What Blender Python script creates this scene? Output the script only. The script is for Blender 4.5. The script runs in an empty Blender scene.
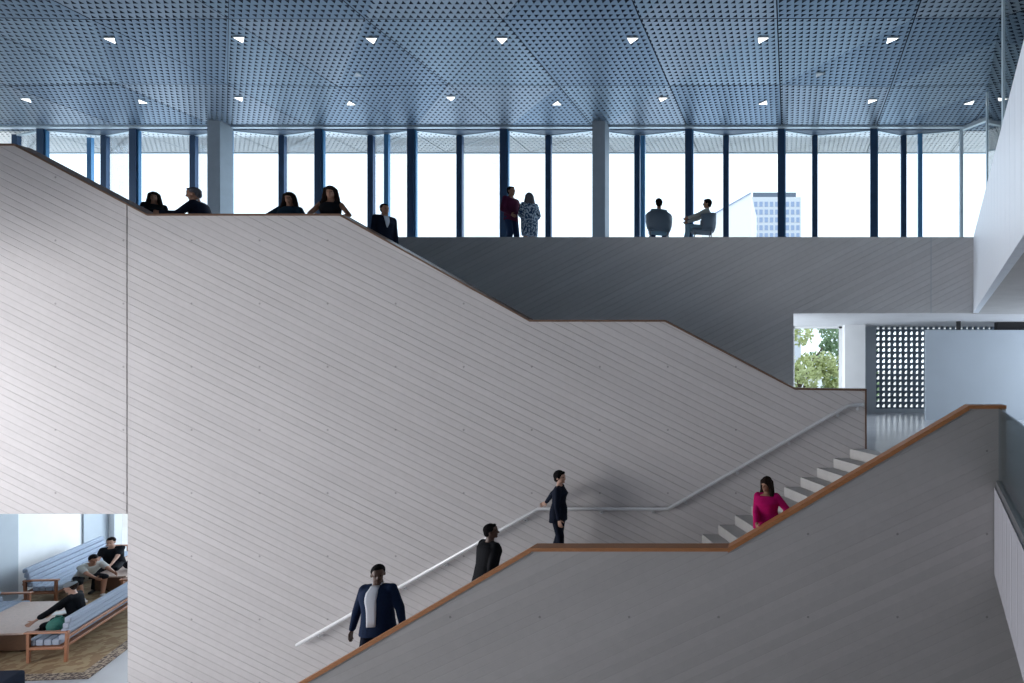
import bpy, bmesh, math, random
from mathutils import Vector, Matrix
random.seed(7)
C = bpy.context.scene.collection
PI = math.pi
FPX, CX, CY, EYE = 540.0, 791.0, 363.0, 1.59
def P(px, py, d):
    """photo pixel at distance d from the camera plane -> point in the hall (metres, floor of the middle level at z=0)"""
    return Vector(((px-CX)/FPX*d, d, EYE+(CY-py)/FPX*d))
def floorpt(px, py, z):
    d = FPX*(EYE-z)/(py-CY)
    return Vector(((px-CX)/FPX*d, d, z))

# ------------------------------------------------------------------ materials
def new_mat(name):
    m = bpy.data.materials.new(name); m.use_nodes = True
    nt = m.node_tree; b = nt.nodes['Principled BSDF']
    return m, nt, b
def N(nt, t, **kw):
    n = nt.nodes.new(t)
    for k, v in kw.items(): setattr(n, k, v)
    return n
def mth(nt, op, a, b=None, c=None, clamp=False):
    n = nt.nodes.new('ShaderNodeMath'); n.operation = op; n.use_clamp = clamp
    for i, v in enumerate((a, b, c)):
        if v is None: continue
        if isinstance(v, (int, float)): n.inputs[i].default_value = v
        else: nt.links.new(v, n.inputs[i])
    return n.outputs[0]
def xyz(nt):
    g = N(nt, 'ShaderNodeNewGeometry'); s = N(nt, 'ShaderNodeSeparateXYZ')
    nt.links.new(g.outputs['Position'], s.inputs[0])
    return s.outputs[0], s.outputs[1], s.outputs[2], g.outputs['Position']
def plain(name, col, rough=.6, metal=0., noise=.0, nscale=8., bump=0., coord='Object', spec=.5):
    m, nt, b = new_mat(name)
    b.inputs['Base Color'].default_value = (*col, 1); b.inputs['Roughness'].default_value = rough
    b.inputs['Metallic'].default_value = metal; b.inputs['Specular IOR Level'].default_value = spec
    if noise or bump:
        tc = N(nt, 'ShaderNodeTexCoord'); no = N(nt, 'ShaderNodeTexNoise')
        no.inputs['Scale'].default_value = nscale; no.inputs['Detail'].default_value = 5
        nt.links.new(tc.outputs[coord], no.inputs['Vector'])
        if noise:
            mr = N(nt, 'ShaderNodeMapRange'); mr.inputs[1].default_value = .25; mr.inputs[2].default_value = .75
            mr.inputs[3].default_value = 1-noise; mr.inputs[4].default_value = 1+noise
            nt.links.new(no.outputs[0], mr.inputs[0])
            h = N(nt, 'ShaderNodeHueSaturation'); h.inputs['Color'].default_value = (*col, 1)
            nt.links.new(mr.outputs[0], h.inputs['Value']); nt.links.new(h.outputs[0], b.inputs['Base Color'])
        if bump:
            bp = N(nt, 'ShaderNodeBump'); bp.inputs['Strength'].default_value = bump; bp.inputs['Distance'].default_value = .02
            nt.links.new(no.outputs[0], bp.inputs['Height']); nt.links.new(bp.outputs[0], b.inputs['Normal'])
    return m
def board_concrete(name, col, slope, pitch, groove, bumpd, var=.05, gw=.07, tie=True, joint=0):
    """board-formed concrete: boards run at `slope` in the x-z plane"""
    m, nt, b = new_mat(name)
    x, y, z, pos = xyz(nt)
    ang = math.atan(slope)
    t = mth(nt, 'SUBTRACT', mth(nt, 'MULTIPLY', z, math.cos(ang)), mth(nt, 'MULTIPLY', x, math.sin(ang)))
    al = mth(nt, 'ADD', mth(nt, 'MULTIPLY', x, math.cos(ang)), mth(nt, 'MULTIPLY', z, math.sin(ang)))
    ln = N(nt, 'ShaderNodeTexNoise'); ln.noise_dimensions = '1D'; ln.inputs['Scale'].default_value = .35
    nt.links.new(al, ln.inputs['W'])
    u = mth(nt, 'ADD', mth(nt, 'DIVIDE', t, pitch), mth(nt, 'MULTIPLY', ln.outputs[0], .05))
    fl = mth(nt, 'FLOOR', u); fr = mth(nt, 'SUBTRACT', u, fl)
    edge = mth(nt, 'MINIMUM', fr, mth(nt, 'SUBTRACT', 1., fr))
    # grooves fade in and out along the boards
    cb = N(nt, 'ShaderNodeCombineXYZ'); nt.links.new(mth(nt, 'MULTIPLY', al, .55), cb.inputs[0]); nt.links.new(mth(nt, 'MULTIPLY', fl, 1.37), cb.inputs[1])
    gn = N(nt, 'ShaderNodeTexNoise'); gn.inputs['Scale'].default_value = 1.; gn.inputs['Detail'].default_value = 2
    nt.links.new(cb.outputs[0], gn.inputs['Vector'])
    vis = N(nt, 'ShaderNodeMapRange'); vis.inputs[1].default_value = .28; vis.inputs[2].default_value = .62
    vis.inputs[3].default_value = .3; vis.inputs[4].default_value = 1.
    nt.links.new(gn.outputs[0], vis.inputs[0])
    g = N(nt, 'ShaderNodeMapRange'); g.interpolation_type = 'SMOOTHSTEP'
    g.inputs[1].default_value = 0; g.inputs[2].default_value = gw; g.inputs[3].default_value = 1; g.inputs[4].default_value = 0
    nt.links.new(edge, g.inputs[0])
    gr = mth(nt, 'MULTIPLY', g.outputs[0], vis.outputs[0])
    wn = N(nt, 'ShaderNodeTexWhiteNoise'); wn.noise_dimensions = '1D'; nt.links.new(fl, wn.inputs['W'])
    # broad clouding and fine grain
    n1 = N(nt, 'ShaderNodeTexNoise'); n1.inputs['Scale'].default_value = .6; n1.inputs['Detail'].default_value = 6; nt.links.new(pos, n1.inputs['Vector'])
    n2 = N(nt, 'ShaderNodeTexNoise'); n2.inputs['Scale'].default_value = 9; n2.inputs['Detail'].default_value = 6; nt.links.new(pos, n2.inputs['Vector'])
    v = mth(nt, 'ADD', 1-.5*var*2-.11, mth(nt, 'MULTIPLY', wn.outputs[0], var*2))
    v = mth(nt, 'ADD', v, mth(nt, 'MULTIPLY', n1.outputs[0], .14))
    v = mth(nt, 'ADD', v, mth(nt, 'MULTIPLY', n2.outputs[0], .12))
    v = mth(nt, 'MULTIPLY', v, mth(nt, 'SUBTRACT', 1., mth(nt, 'MULTIPLY', gr, groove)))  # darkens the grooves: gap shade and grime put into the colour
    hgt = mth(nt, 'SUBTRACT', mth(nt, 'MULTIPLY', wn.outputs[0], .35), gr)
    if tie:
        sx, sz = 1.26, 1.17
        fx = mth(nt, 'SUBTRACT', mth(nt, 'FRACT', mth(nt, 'ADD', mth(nt, 'DIVIDE', x, sx), 100.31)), .5)
        fz = mth(nt, 'SUBTRACT', mth(nt, 'FRACT', mth(nt, 'ADD', mth(nt, 'DIVIDE', z, sz), 100.2)), .5)
        r = mth(nt, 'SQRT', mth(nt, 'ADD', mth(nt, 'POWER', mth(nt, 'MULTIPLY', fx, sx), 2.), mth(nt, 'POWER', mth(nt, 'MULTIPLY', fz, sz), 2.)))
        tm = mth(nt, 'LESS_THAN', r, .018)
        v = mth(nt, 'MULTIPLY', v, mth(nt, 'SUBTRACT', 1., mth(nt, 'MULTIPLY', tm, .35)))
        hgt = mth(nt, 'SUBTRACT', hgt, tm)
    h = N(nt, 'ShaderNodeHueSaturation'); h.inputs['Color'].default_value = (*col, 1)
    nt.links.new(v, h.inputs['Value']); nt.links.new(h.outputs[0], b.inputs['Base Color'])
    bp = N(nt, 'ShaderNodeBump'); bp.inputs['Strength'].default_value = .8; bp.inputs['Distance'].default_value = bumpd
    nt.links.new(hgt, bp.inputs['Height']); nt.links.new(bp.outputs[0], b.inputs['Normal'])
    b.inputs['Roughness'].default_value = .75; b.inputs['Specular IOR Level'].default_value = .25
    return m
def perforated(name, sgn, col, rough, metal, a=.156, row=.147, H=.355):
    """metal sheet with rows of real triangular openings (the sheet is transparent in the holes)"""
    m, nt, b = new_mat(name)
    x, y, z, pos = xyz(nt)
    v = mth(nt, 'DIVIDE', y, row); fl = mth(nt, 'FLOOR', v); fv = mth(nt, 'SUBTRACT', mth(nt, 'SUBTRACT', v, fl), .5)
    odd = mth(nt, 'MULTIPLY', mth(nt, 'MODULO', mth(nt, 'ADD', fl, 1000.), 2.), .5)
    fu = mth(nt, 'SUBTRACT', mth(nt, 'FRACT', mth(nt, 'ADD', mth(nt, 'ADD', mth(nt, 'DIVIDE', mth(nt, 'ADD', x, mth(nt, 'MULTIPLY', y, .54)), a), 500.), odd)), .5)
    w = mth(nt, 'MULTIPLY', mth(nt, 'ADD', H, mth(nt, 'MULTIPLY', fv, sgn)), .47)
    inside = mth(nt, 'MULTIPLY', mth(nt, 'LESS_THAN', mth(nt, 'ABSOLUTE', fu), w), mth(nt, 'LESS_THAN', mth(nt, 'ABSOLUTE', fv), H))
    b.inputs['Base Color'].default_value = (*col, 1); b.inputs['Roughness'].default_value = rough; b.inputs['Metallic'].default_value = metal
    tr = N(nt, 'ShaderNodeBsdfTransparent'); mx = N(nt, 'ShaderNodeMixShader')
    nt.links.new(inside, mx.inputs[0]); nt.links.new(b.outputs[0], mx.inputs[1]); nt.links.new(tr.outputs[0], mx.inputs[2])
    nt.links.new(mx.outputs[0], nt.nodes['Material Output'].inputs[0])
    return m
def glass(name, tint=(.93, .97, 1.), refl=1.0, rough=.0):
    m, nt, b = new_mat(name); nt.nodes.remove(b)
    tr = N(nt, 'ShaderNodeBsdfTransparent'); tr.inputs[0].default_value = (*tint, 1)
    gl = N(nt, 'ShaderNodeBsdfGlossy'); gl.inputs['Roughness'].default_value = rough
    fr = N(nt, 'ShaderNodeFresnel'); fr.inputs[0].default_value = 1.45
    mx = N(nt, 'ShaderNodeMixShader'); nt.links.new(mth(nt, 'MULTIPLY', fr.outputs[0], refl), mx.inputs[0])
    nt.links.new(tr.outputs[0], mx.inputs[1]); nt.links.new(gl.outputs[0], mx.inputs[2])
    nt.links.new(mx.outputs[0], nt.nodes['Material Output'].inputs[0])
    return m
def wood(name, col, scale=3.):
    m, nt, b = new_mat(name)
    tc = N(nt, 'ShaderNodeTexCoord'); mp = N(nt, 'ShaderNodeMapping'); mp.inputs['Scale'].default_value = (scale, scale*12, scale*12)
    no = N(nt, 'ShaderNodeTexNoise'); no.inputs['Detail'].default_value = 4
    nt.links.new(tc.outputs['Object'], mp.inputs[0]); nt.links.new(mp.outputs[0], no.inputs['Vector'])
    r = N(nt, 'ShaderNodeValToRGB'); r.color_ramp.elements[0].position = .3; r.color_ramp.elements[1].position = .7
    r.color_ramp.elements[0].color = (*[c*.78 for c in col], 1); r.color_ramp.elements[1].color = (*[c*1.15 for c in col], 1)
    nt.links.new(no.outputs[0], r.inputs[0]); nt.links.new(r.outputs[0], b.inputs['Base Color']); b.inputs['Roughness'].default_value = .45
    return m
def fluted(name, col, pitch=.09, ax=(0., 1.)):
    m, nt, b = new_mat(name)
    x, y, z, pos = xyz(nt)
    u = mth(nt, 'FRACT', mth(nt, 'DIVIDE', mth(nt, 'ADD', mth(nt, 'MULTIPLY', x, ax[0]), mth(nt, 'ADD', mth(nt, 'MULTIPLY', y, ax[1]), 50.)), pitch))
    e = mth(nt, 'MINIMUM', u, mth(nt, 'SUBTRACT', 1., u))
    g = N(nt, 'ShaderNodeMapRange'); g.inputs[1].default_value = 0; g.inputs[2].default_value = .12; nt.links.new(e, g.inputs[0])
    bp = N(nt, 'ShaderNodeBump'); bp.inputs['Distance'].default_value = .018; bp.inputs['Strength'].default_value = 1.
    nt.links.new(g.outputs[0], bp.inputs['Height']); nt.links.new(bp.outputs[0], b.inputs['Normal'])
    b.inputs['Base Color'].default_value = (*col, 1); b.inputs['Roughness'].default_value = .5
    return m
def channel_fabric(name, col):
    return plain(name, col, .9, 0, .10, 60., .25)
def patterned(name, a, c, scale, thr=.5):
    m, nt, b = new_mat(name)
    tc = N(nt, 'ShaderNodeTexCoord'); v = N(nt, 'ShaderNodeTexNoise'); v.inputs['Scale'].default_value = scale; v.inputs['Detail'].default_value = 2
    nt.links.new(tc.outputs['Object'], v.inputs['Vector'])
    r = N(nt, 'ShaderNodeValToRGB'); r.color_ramp.elements[0].position = thr-.02; r.color_ramp.elements[1].position = thr+.02
    r.color_ramp.elements[0].color = (*a, 1); r.color_ramp.elements[1].color = (*c, 1)
    nt.links.new(v.outputs[0], r.inputs[0]); nt.links.new(r.outputs[0], b.inputs['Base Color']); b.inputs['Roughness'].default_value = .85
    return m

M = {}
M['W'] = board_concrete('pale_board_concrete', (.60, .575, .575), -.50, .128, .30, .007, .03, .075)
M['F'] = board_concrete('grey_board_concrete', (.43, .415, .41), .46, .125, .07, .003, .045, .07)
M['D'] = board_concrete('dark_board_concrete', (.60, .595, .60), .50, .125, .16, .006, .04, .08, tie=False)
M['conc'] = plain('smooth_concrete', (.50, .49, .49), .7, 0, .08, 2.5, .05)
M['soffit'] = plain('soffit_plaster', (.66, .66, .68), .7, 0, .04, 2.)
M['step'] = plain('stair_stone', (.52, .51, .50), .6, 0, .06, 6.)
M['floor'] = plain('polished_floor', (.52, .53, .55), .28, 0, .06, 1.5)
M['floor2'] = plain('pale_floor', (.50, .52, .55), .22, 0, .05, 1.5)
M['white'] = plain('white_paint', (.80, .80, .80), .6, 0, .03, 3.)
M['grey'] = plain('grey_paint', (.42, .46, .50), .65, 0, .03, 3.)
M['bluegrey'] = plain('blue_grey_panel', (.42, .47, .53), .55, 0, .03, 1.2)
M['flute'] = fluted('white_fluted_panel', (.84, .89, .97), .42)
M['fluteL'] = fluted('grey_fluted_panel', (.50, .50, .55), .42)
M['wood'] = wood('oak_cap', (.42, .175, .065))
M['darkwood'] = wood('dark_cap', (.16, .085, .05))
M['teak'] = wood('teak_frame', (.36, .15, .075))
M['tabletop'] = wood('pale_table_wood', (.55, .42, .36))
M['rail'] = plain('white_metal_rail', (.72, .73, .75), .35, .1, 0)
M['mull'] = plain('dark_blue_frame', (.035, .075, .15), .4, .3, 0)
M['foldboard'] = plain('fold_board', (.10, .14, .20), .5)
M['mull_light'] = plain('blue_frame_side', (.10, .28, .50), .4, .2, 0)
M['header'] = plain('pale_header_metal', (.66, .76, .82), .4, .3, 0)
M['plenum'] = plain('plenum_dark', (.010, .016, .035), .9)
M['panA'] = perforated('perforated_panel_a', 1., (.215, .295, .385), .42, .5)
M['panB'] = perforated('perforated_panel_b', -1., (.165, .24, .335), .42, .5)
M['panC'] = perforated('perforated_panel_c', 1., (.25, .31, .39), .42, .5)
M['panGlare'] = perforated('glare_whitened_panel', 1., (.92, .93, .94), .7, .0, H=.24)  # same ceiling panel outdoors, whitened so its colour carries the daylight glare
M['glass'] = glass('clear_glass', (.94, .975, 1.), .35)
M['glassR'] = glass('reflective_glass', (.82, .93, .97), 1.1)
M['glassB'] = glass('balustrade_glass', (.78, .86, .88), .8)
M['column'] = plain('column_concrete', (.40, .45, .50), .6, 0, .05, 4.)
M['screen'] = plain('screen_block', (.13, .17, .22), .8, 0, .05, 3.)
M['black'] = plain('matte_black', (.012, .012, .015), .7)
M['chrome'] = plain('brushed_steel', (.55, .56, .58), .3, .9)
M['fabric'] = channel_fabric('blue_grey_fabric', (.33, .38, .47))
M['rug'] = patterned('rug_pattern', (.24, .15, .075), (.33, .24, .13), 5., .5)
M['rugborder'] = patterned('rug_border', (.09, .06, .05), (.38, .30, .22), 22., .5)
m, nt, b = new_mat('lamp_glow'); b.inputs['Emission Color'].default_value = (1., .96, .9, 1); b.inputs['Emission Strength'].default_value = 6.; M['lamp'] = m; b.inputs['Emission Strength'].default_value = 4.
M['lampoff'] = plain('unlit_lens', (.55, .55, .58), .3)
M['bark'] = plain('bark', (.14, .10, .07), .9, 0, .2, 8., .4)
M['leafA'] = plain('leaf_green', (.30, .42, .24), .7, 0, .3, 3.)
M['leafB'] = plain('leaf_yellow_green', (.56, .60, .28), .7, 0, .3, 3.)
M['bldg'] = plain('far_building_wall', (.56, .58, .62), .8)
M['bldgwin'] = plain('far_building_glass', (.26, .33, .48), .5)
M['bldgrey'] = plain('far_building_roof', (.12, .15, .20), .8)
M['ground'] = plain('street_paving', (.60, .60, .58), .9, 0, .05, .3)
M['chairshell'] = plain('grey_shell', (.13, .17, .22), .6)
M['chairwood'] = plain('chair_frame_metal', (.35, .36, .38), .4, .6)
M['green'] = plain('green_nylon', (.015, .13, .10), .7, 0, .1, 20.)
M['silver'] = plain('laptop_shell', (.30, .31, .34), .35, .5)
M['paper'] = plain('white_paper', (.75, .75, .75), .8)
M['dial'] = plain('phone_black', (.02, .02, .025), .3)
# people
M['skinA'] = plain('skin_brown', (.16, .075, .045), .55)
M['skinB'] = plain('skin_dark', (.085, .042, .028), .5)
M['skinC'] = plain('skin_light', (.50, .29, .21), .55)
M['skinD'] = plain('skin_tan', (.32, .16, .10), .55)
M['hairblack'] = plain('hair_black', (.010, .009, .010), .9, 0, .3, 60., .3, spec=.08)
M['hairbrown'] = plain('hair_brown', (.018, .011, .009), .9, 0, .3, 60., .3, spec=.08)
M['hairgrey'] = plain('hair_grey', (.12, .11, .12), .9, 0, .3, 60., .3, spec=.08)
M['navy'] = plain('navy_wool', (.010, .022, .060), .85, 0, .15, 40., spec=.12)
M['navyD'] = plain('dark_navy_wool', (.008, .012, .026), .85, 0, .15, 40., spec=.12)
M['blackwool'] = plain('black_cloth', (.008, .009, .012), .85, 0, .15, 40., spec=.12)
M['shirt'] = plain('white_shirt', (.62, .65, .72), .8)
M['pink'] = plain('magenta_blouse', (.46, .005, .12), .8, 0, .12, 12., .3, spec=.12)
M['maroon'] = plain('maroon_shirt', (.09, .015, .045), .85, spec=.12)
M['denim'] = plain('dark_denim', (.02, .04, .09), .85, spec=.12)
M['dress'] = patterned('blue_white_print', (.02, .05, .12), (.50, .58, .66), 26., .52)
M['tealdark'] = plain('dark_teal_jacket', (.012, .035, .06), .85, spec=.12)
M['paleblue'] = plain('pale_blue_jacket', (.22, .36, .46), .85)
M['greytee'] = plain('grey_tshirt', (.42, .43, .41), .9)
M['greycap'] = plain('grey_cap', (.22, .25, .27), .9)
M['eye'] = plain('eye_dark', (.01, .01, .01), .2)
M['shoe'] = plain('black_leather', (.012, .010, .010), .4)
M['whiteshoe'] = plain('white_sneaker', (.6, .6, .6), .6)

# ------------------------------------------------------------------ object helpers
def link_mesh(name, me, parent=None):
    o = bpy.data.objects.new(name, me); C.objects.link(o)
    if parent is not None: o.parent = parent
    return o
def obj(name, bm, mats, parent=None, smooth=False):
    bmesh.ops.recalc_face_normals(bm, faces=bm.faces[:])
    me = bpy.data.meshes.new(name); bm.to_mesh(me); bm.free()
    for m in (mats if isinstance(mats, (list, tuple)) else [mats]): me.materials.append(m)
    if smooth:
        for p in me.polygons: p.use_smooth = True
    return link_mesh(name, me, parent)
def tag(o, label=None, cat=None, group=None, kind=None):
    if label: o['label'] = label
    if cat: o['category'] = cat
    if group: o['group'] = group
    if kind: o['kind'] = kind
    return o
def struct(o): o['kind'] = 'structure'; return o
def thing(name, loc, rz=0., label=None, cat=None, group=None):
    o = bpy.data.objects.new(name, None); C.objects.link(o); o.location = loc; o.rotation_euler = (0, 0, rz)
    o.empty_display_size = .1
    return tag(o, label, cat, group)
def BM(): return bmesh.new()
def box(bm, x0, x1, y0, y1, z0, z1, mat=0):
    vs = [bm.verts.new(v) for v in ((x0,y0,z0),(x1,y0,z0),(x1,y1,z0),(x0,y1,z0),(x0,y0,z1),(x1,y0,z1),(x1,y1,z1),(x0,y1,z1))]
    fs = []
    for q in ((0,3,2,1),(4,5,6,7),(0,1,5,4),(1,2,6,5),(2,3,7,6),(3,0,4,7)):
        f = bm.faces.new([vs[i] for i in q]); f.material_index = mat; fs.append(f)
    return vs
def prism(bm, pts, vec, mat=0):
    """closed polygon pts (3-D) pushed along vec"""
    a = [bm.verts.new(p) for p in pts]; b = [bm.verts.new(Vector(p)+Vector(vec)) for p in pts]
    n = len(pts)
    for f in (a[::-1], b):
        q = bm.faces.new(f); q.material_index = mat
    for i in range(n):
        q = bm.faces.new([a[i], a[(i+1) % n], b[(i+1) % n], b[i]]); q.material_index = mat
def frame_of(d, up=Vector((0, 0, 1))):
    d = d.normalized(); s = d.cross(up)
    if s.length < 1e-4: s = d.cross(Vector((0, 1, 0)))
    s.normalize(); return d, s, s.cross(d).normalized()
def tube(bm, pts, r, n=10, r2=None):
    pts = [Vector(p) for p in pts]; rings = []
    for i, p in enumerate(pts):
        a = pts[i-1] if i else p; c = pts[i+1] if i < len(pts)-1 else p
        d, s, u = frame_of(c-a); rr = r if r2 is None else r+(r2-r)*i/(len(pts)-1)
        rings.append([bm.verts.new(p+s*math.cos(2*PI*k/n)*rr+u*math.sin(2*PI*k/n)*rr) for k in range(n)])
    for i in range(len(rings)-1):
        for k in range(n): bm.faces.new([rings[i][k], rings[i][(k+1) % n], rings[i+1][(k+1) % n], rings[i+1][k]])
    bm.faces.new(rings[0][::-1]); bm.faces.new(rings[-1])
def bar(bm, a, b, w, h, up=Vector((0, 0, 1))):
    a, b = Vector(a), Vector(b); d, s, u = frame_of(b-a, up)
    prism(bm, [a-s*w/2-u*h/2, a+s*w/2-u*h/2, a+s*w/2+u*h/2, a-s*w/2+u*h/2], b-a)
def ellipsoid(bm, c, r, rot=None, n=16, m=10):
    bmesh.ops.create_uvsphere(bm, u_segments=n, v_segments=m, radius=1., matrix=Matrix.Translation(Vector(c)) @ (rot.to_4x4() if rot else Matrix.Identity(4)) @ Matrix.Diagonal((*r, 1)))
def bevel(o, w=.01, seg=2):
    md = o.modifiers.new('bevel', 'BEVEL'); md.width = w; md.segments = seg; md.limit_method = 'ANGLE'; return o

# ================================================================== SETTING
dW, dF, dD = 10.0, 540/71., 540/43.   # pale stair wall, front balustrade wall, gallery wall
kS = .55                             # the treads run skewed to the walls
ZG, ZU, ZC = -4.5, 4.52, 8.91        # ground floor, gallery floor, ceiling
ZS = 2.75                            # soffit under the gallery

# ---- pale wall with stepped top
TW = .20
capW = [(-60,144),(15,144),(148,214),(340,214),(530,320),(665,320),(795,388),(865,389)]
def wall_poly(pts, d): return [P(x, y+1.8, d) for x, y in pts]
x127 = P(127, 0, dW).x
bm = BM()
left = wall_poly([(-60,144),(15,144),(127,203)], dW)
left = [Vector((left[0].x-6, dW, left[0].z))] + left[1:]
left[-1].x = x127-.012
zb = P(0, 514, dW).z
prism(bm, left + [Vector((x127-.012, dW, zb)), Vector((left[0].x, dW, zb))], (0, TW, 0))
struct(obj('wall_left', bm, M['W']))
bm = BM()
cen = wall_poly([(127,203),(148,214),(340,214),(530,320),(665,320),(795,388),(865,389)], dW); cen[0].x = x127+.012
prism(bm, cen + [Vector((cen[-1].x, dW, ZG)), Vector((x127+.012, dW, ZG))], (0, TW, 0))
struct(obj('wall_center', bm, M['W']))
bm = BM(); box(bm, x127-.03, x127+.03, dW+.05, dW+TW-.02, zb, P(0, 205, dW).z); struct(obj('trim_1', bm, M['black']))
# dark wooden cap following its top, and down the end of the wall
def cap_strip(bm, pts, y0, y1, t):
    for i in range(len(pts)-1):
        a, b = pts[i], pts[i+1]
        prism(bm, [(a.x, y0, a.z), (b.x, y0, b.z), (b.x, y0, b.z+t), (a.x, y0, a.z+t)], (0, y1-y0, 0))
cp = [P(x, y+1.8, dW) for x, y in capW]; cp[0].x -= 6
bm = BM(); cap_strip(bm, cp, dW-.02, dW+TW+.02, .035)
e = cp[-1]; box(bm, e.x, e.x+.03, dW-.02, dW+TW+.02, -.0, e.z+.035)
tag(obj('wooden_coping', bm, M['darkwood']), 'thin dark wooden cap stepping along the top of the tall pale wall', 'coping')

# ---- front balustrade wall with oak cap
fp = [(200,740.5),(531,547.6),(728,547.6),(969,405.2),(1006,405.2)]
fc = [P(x, y, dF) for x, y in fp]
TF = .16
bm = BM()
prism(bm, [Vector(p)-Vector((0,0,.04)) for p in fc] + [Vector((fc[-1].x, dF, -.12)), Vector((6.5, dF, -.12)), Vector((6.5, dF, ZG)), Vector((fc[0].x, dF, ZG))], (0, TF, 0))
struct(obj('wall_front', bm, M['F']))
bm = BM()
for i in range(len(fc)-1):
    a, b_ = fc[i], fc[i+1]
    t = .068 if abs(a.z-b_.z) > .1 else .05
    prism(bm, [(a.x, dF-.02, a.z-t), (b_.x, dF-.02, b_.z-t), (b_.x, dF-.02, b_.z), (a.x, dF-.02, a.z)], (0, TF+.04, 0))
tag(obj('wooden_coping', bm, M['wood']), 'warm oak cap running along the front stair balustrade', 'coping')

# ---- gallery wall (behind the upper flight) with the opening on the right
bm = BM()
xo = P(793.5, 0, dD).x; xr = P(973.3, 0, dD).x; zt = P(0, 237, dD).z; zo = P(0, 313, dD).z
prism(bm, [(-14.6, dD, -.5), (xo, dD, -.5), (xo, dD, zo), (xr, dD, zo), (xr, dD, zt), (-14.6, dD, zt)], (0, .25, 0))
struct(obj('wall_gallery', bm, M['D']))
xj = P(931, 0, dD).x
bm = BM(); box(bm, xj-.008, xj+.008, dD-.004, dD+.01, zo, zt); struct(obj('trim_2', bm, M['grey']))
# gallery slab
bm = BM()
prism(bm, [(-27, dD+.25, ZS), (xr+.4, dD+.25, ZS), (9, dD+.25, ZS), (9, 18.3, ZS), (-27, 18.3, ZS)], (0, 0, ZU-.01-ZS))
struct(obj('floor_gallery', bm, [M['soffit']]))
bm = BM(); box(bm, -27, -14.6, dW+TW+.01, dD+.25, ZS, ZU-.01); struct(obj('floor_gallery_left', bm, M['soffit']))

# ---- right band (splayed) : white fluted slab edge of the gallery
kR = (941-791)/540.
def xR(d, off=.75): return off + kR*d
bm = BM()
a = Vector((xR(dD), dD, zo)); c = Vector((xR(1.5), 1.5, zo)); q = Vector((xR(-7.9), -7.9, zo))
prism(bm, [a, q, q+Vector((0,0,zt-zo)), a+Vector((0,0,zt-zo))], (.12, 0, 0))
struct(obj('wall_right', bm, M['flute']))
bm = BM(); prism(bm, [a+Vector((.12,0,0)), q+Vector((.12,0,0)), Vector((9,-7.9,zo)), Vector((9,dD+.25,zo)), Vector((xr,dD+.25,zo))], (0, 0, zt-zo-.02))
struct(obj('floor_gallery_right', bm, M['conc']))
# glass wall standing back on the band
bm = BM(); g0 = Vector((xR(14.6, 1.25), 14.6, ZU)); g1 = Vector((xR(-7.9, 1.25), -7.9, ZU))
prism(bm, [g0, g1, g1+Vector((0,0,ZC-ZU)), g0+Vector((0,0,ZC-ZU))], (.02, 0, 0))
w = struct(obj('window_20', bm, M['glassR']))
bm = BM()
for d in (14.6, 10.8):
    x = xR(d, 1.25); box(bm, x-.025, x+.045, d-.04, d+.04, ZU, ZC)
obj('mullion', bm, M['header'], w)

# ---- middle floor, ground floor
kx = lambda xw, d: xw+kS*(dW-d)
RUN, RISE, NR = .304, .1755, 11
ZL = -RISE*NR
XR0 = (685.6-791)/54.
xtop = XR0+RUN*(NR-1)
bm = BM()
xtop2 = xtop+RUN+.002
pf = [(kx(xtop2, 7.81), 7.81), (2.86+.12, 7.606), (2.86-.27*15.4+.12, -7.8), (9, -7.8), (9, 18.3), (-3.2, 18.3), (-3.2, dD+.26), (P(865,0,dW).x, dD+.26), (P(865,0,dW).x+.0, dW+TW+.01), (xtop2, dW-.001)]
prism(bm, [(x, y, -.35) for x, y in pf], (0, 0, .35))
struct(obj('floor_middle', bm, M['floor2']))
# its fluted edge towards the hall with metal shoe and glass balustrade
def xE(d): return 2.86-.27*(7.606-d)
bm = BM()
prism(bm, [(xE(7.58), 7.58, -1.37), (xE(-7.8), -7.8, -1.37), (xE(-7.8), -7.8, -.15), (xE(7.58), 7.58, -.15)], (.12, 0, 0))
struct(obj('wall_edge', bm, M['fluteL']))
bm = BM()
prism(bm, [(xE(7.58)+.02, 7.58, -.15), (xE(-7.8)+.02, -7.8, -.15), (xE(-7.8)+.02, -7.8, -.06), (xE(7.58)+.02, 7.58, -.06)], (.10, 0, 0))
gb = thing('glass_balustrade', (xE(7.5), 7.5, 0), 0, 'glass balustrade above the white fluted floor edge at lower right', 'balustrade')
sh = obj('metal_shoe', bm, M['chrome'], gb); sh.matrix_parent_inverse = Matrix.Translation(gb.location).inverted()
bm = BM()
prism(bm, [(xE(7.58)+.06, 7.58, -.06), (xE(-7.8)+.06, -7.8, -.06), (xE(-7.8)+.06, -7.8, .96), (xE(7.58)+.06, 7.58, .96)], (.02, 0, 0))
sh = obj('glass_panel', bm, M['glassB'], gb); sh.matrix_parent_inverse = Matrix.Translation(gb.location).inverted()

bm = BM(); box(bm, -30, 9, -8, 20, ZG-.3, ZG); struct(obj('floor', bm, M['floor']))

# ---- stairs
def stair(bm, xw0, z0, n, rise, run, d0, d1, k, sgn=1, waist=.25, xref=dW):
    """sawtooth flight that climbs in direction sgn along x; d0<d1 depth range, skewed by k"""
    prof = []; x, z = xw0, z0
    for i in range(n):
        prof.append((x, z)); z += rise; prof.append((x, z)); x += sgn*run
    prof.append((x, z)); prof.append((x, z-waist)); prof.append((xw0, z0-waist))
    A = [Vector((px_+k*(xref-d1), d1, pz)) for px_, pz in prof]
    prism(bm, A, (k*(d1-d0), d0-d1, 0))
bm = BM()
stair(bm, XR0, ZL, NR, RISE, RUN, 7.81, dW-.002, kS)
XD0 = -4.9
ND = 15; RD = (ZL-ZG)/ND
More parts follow.
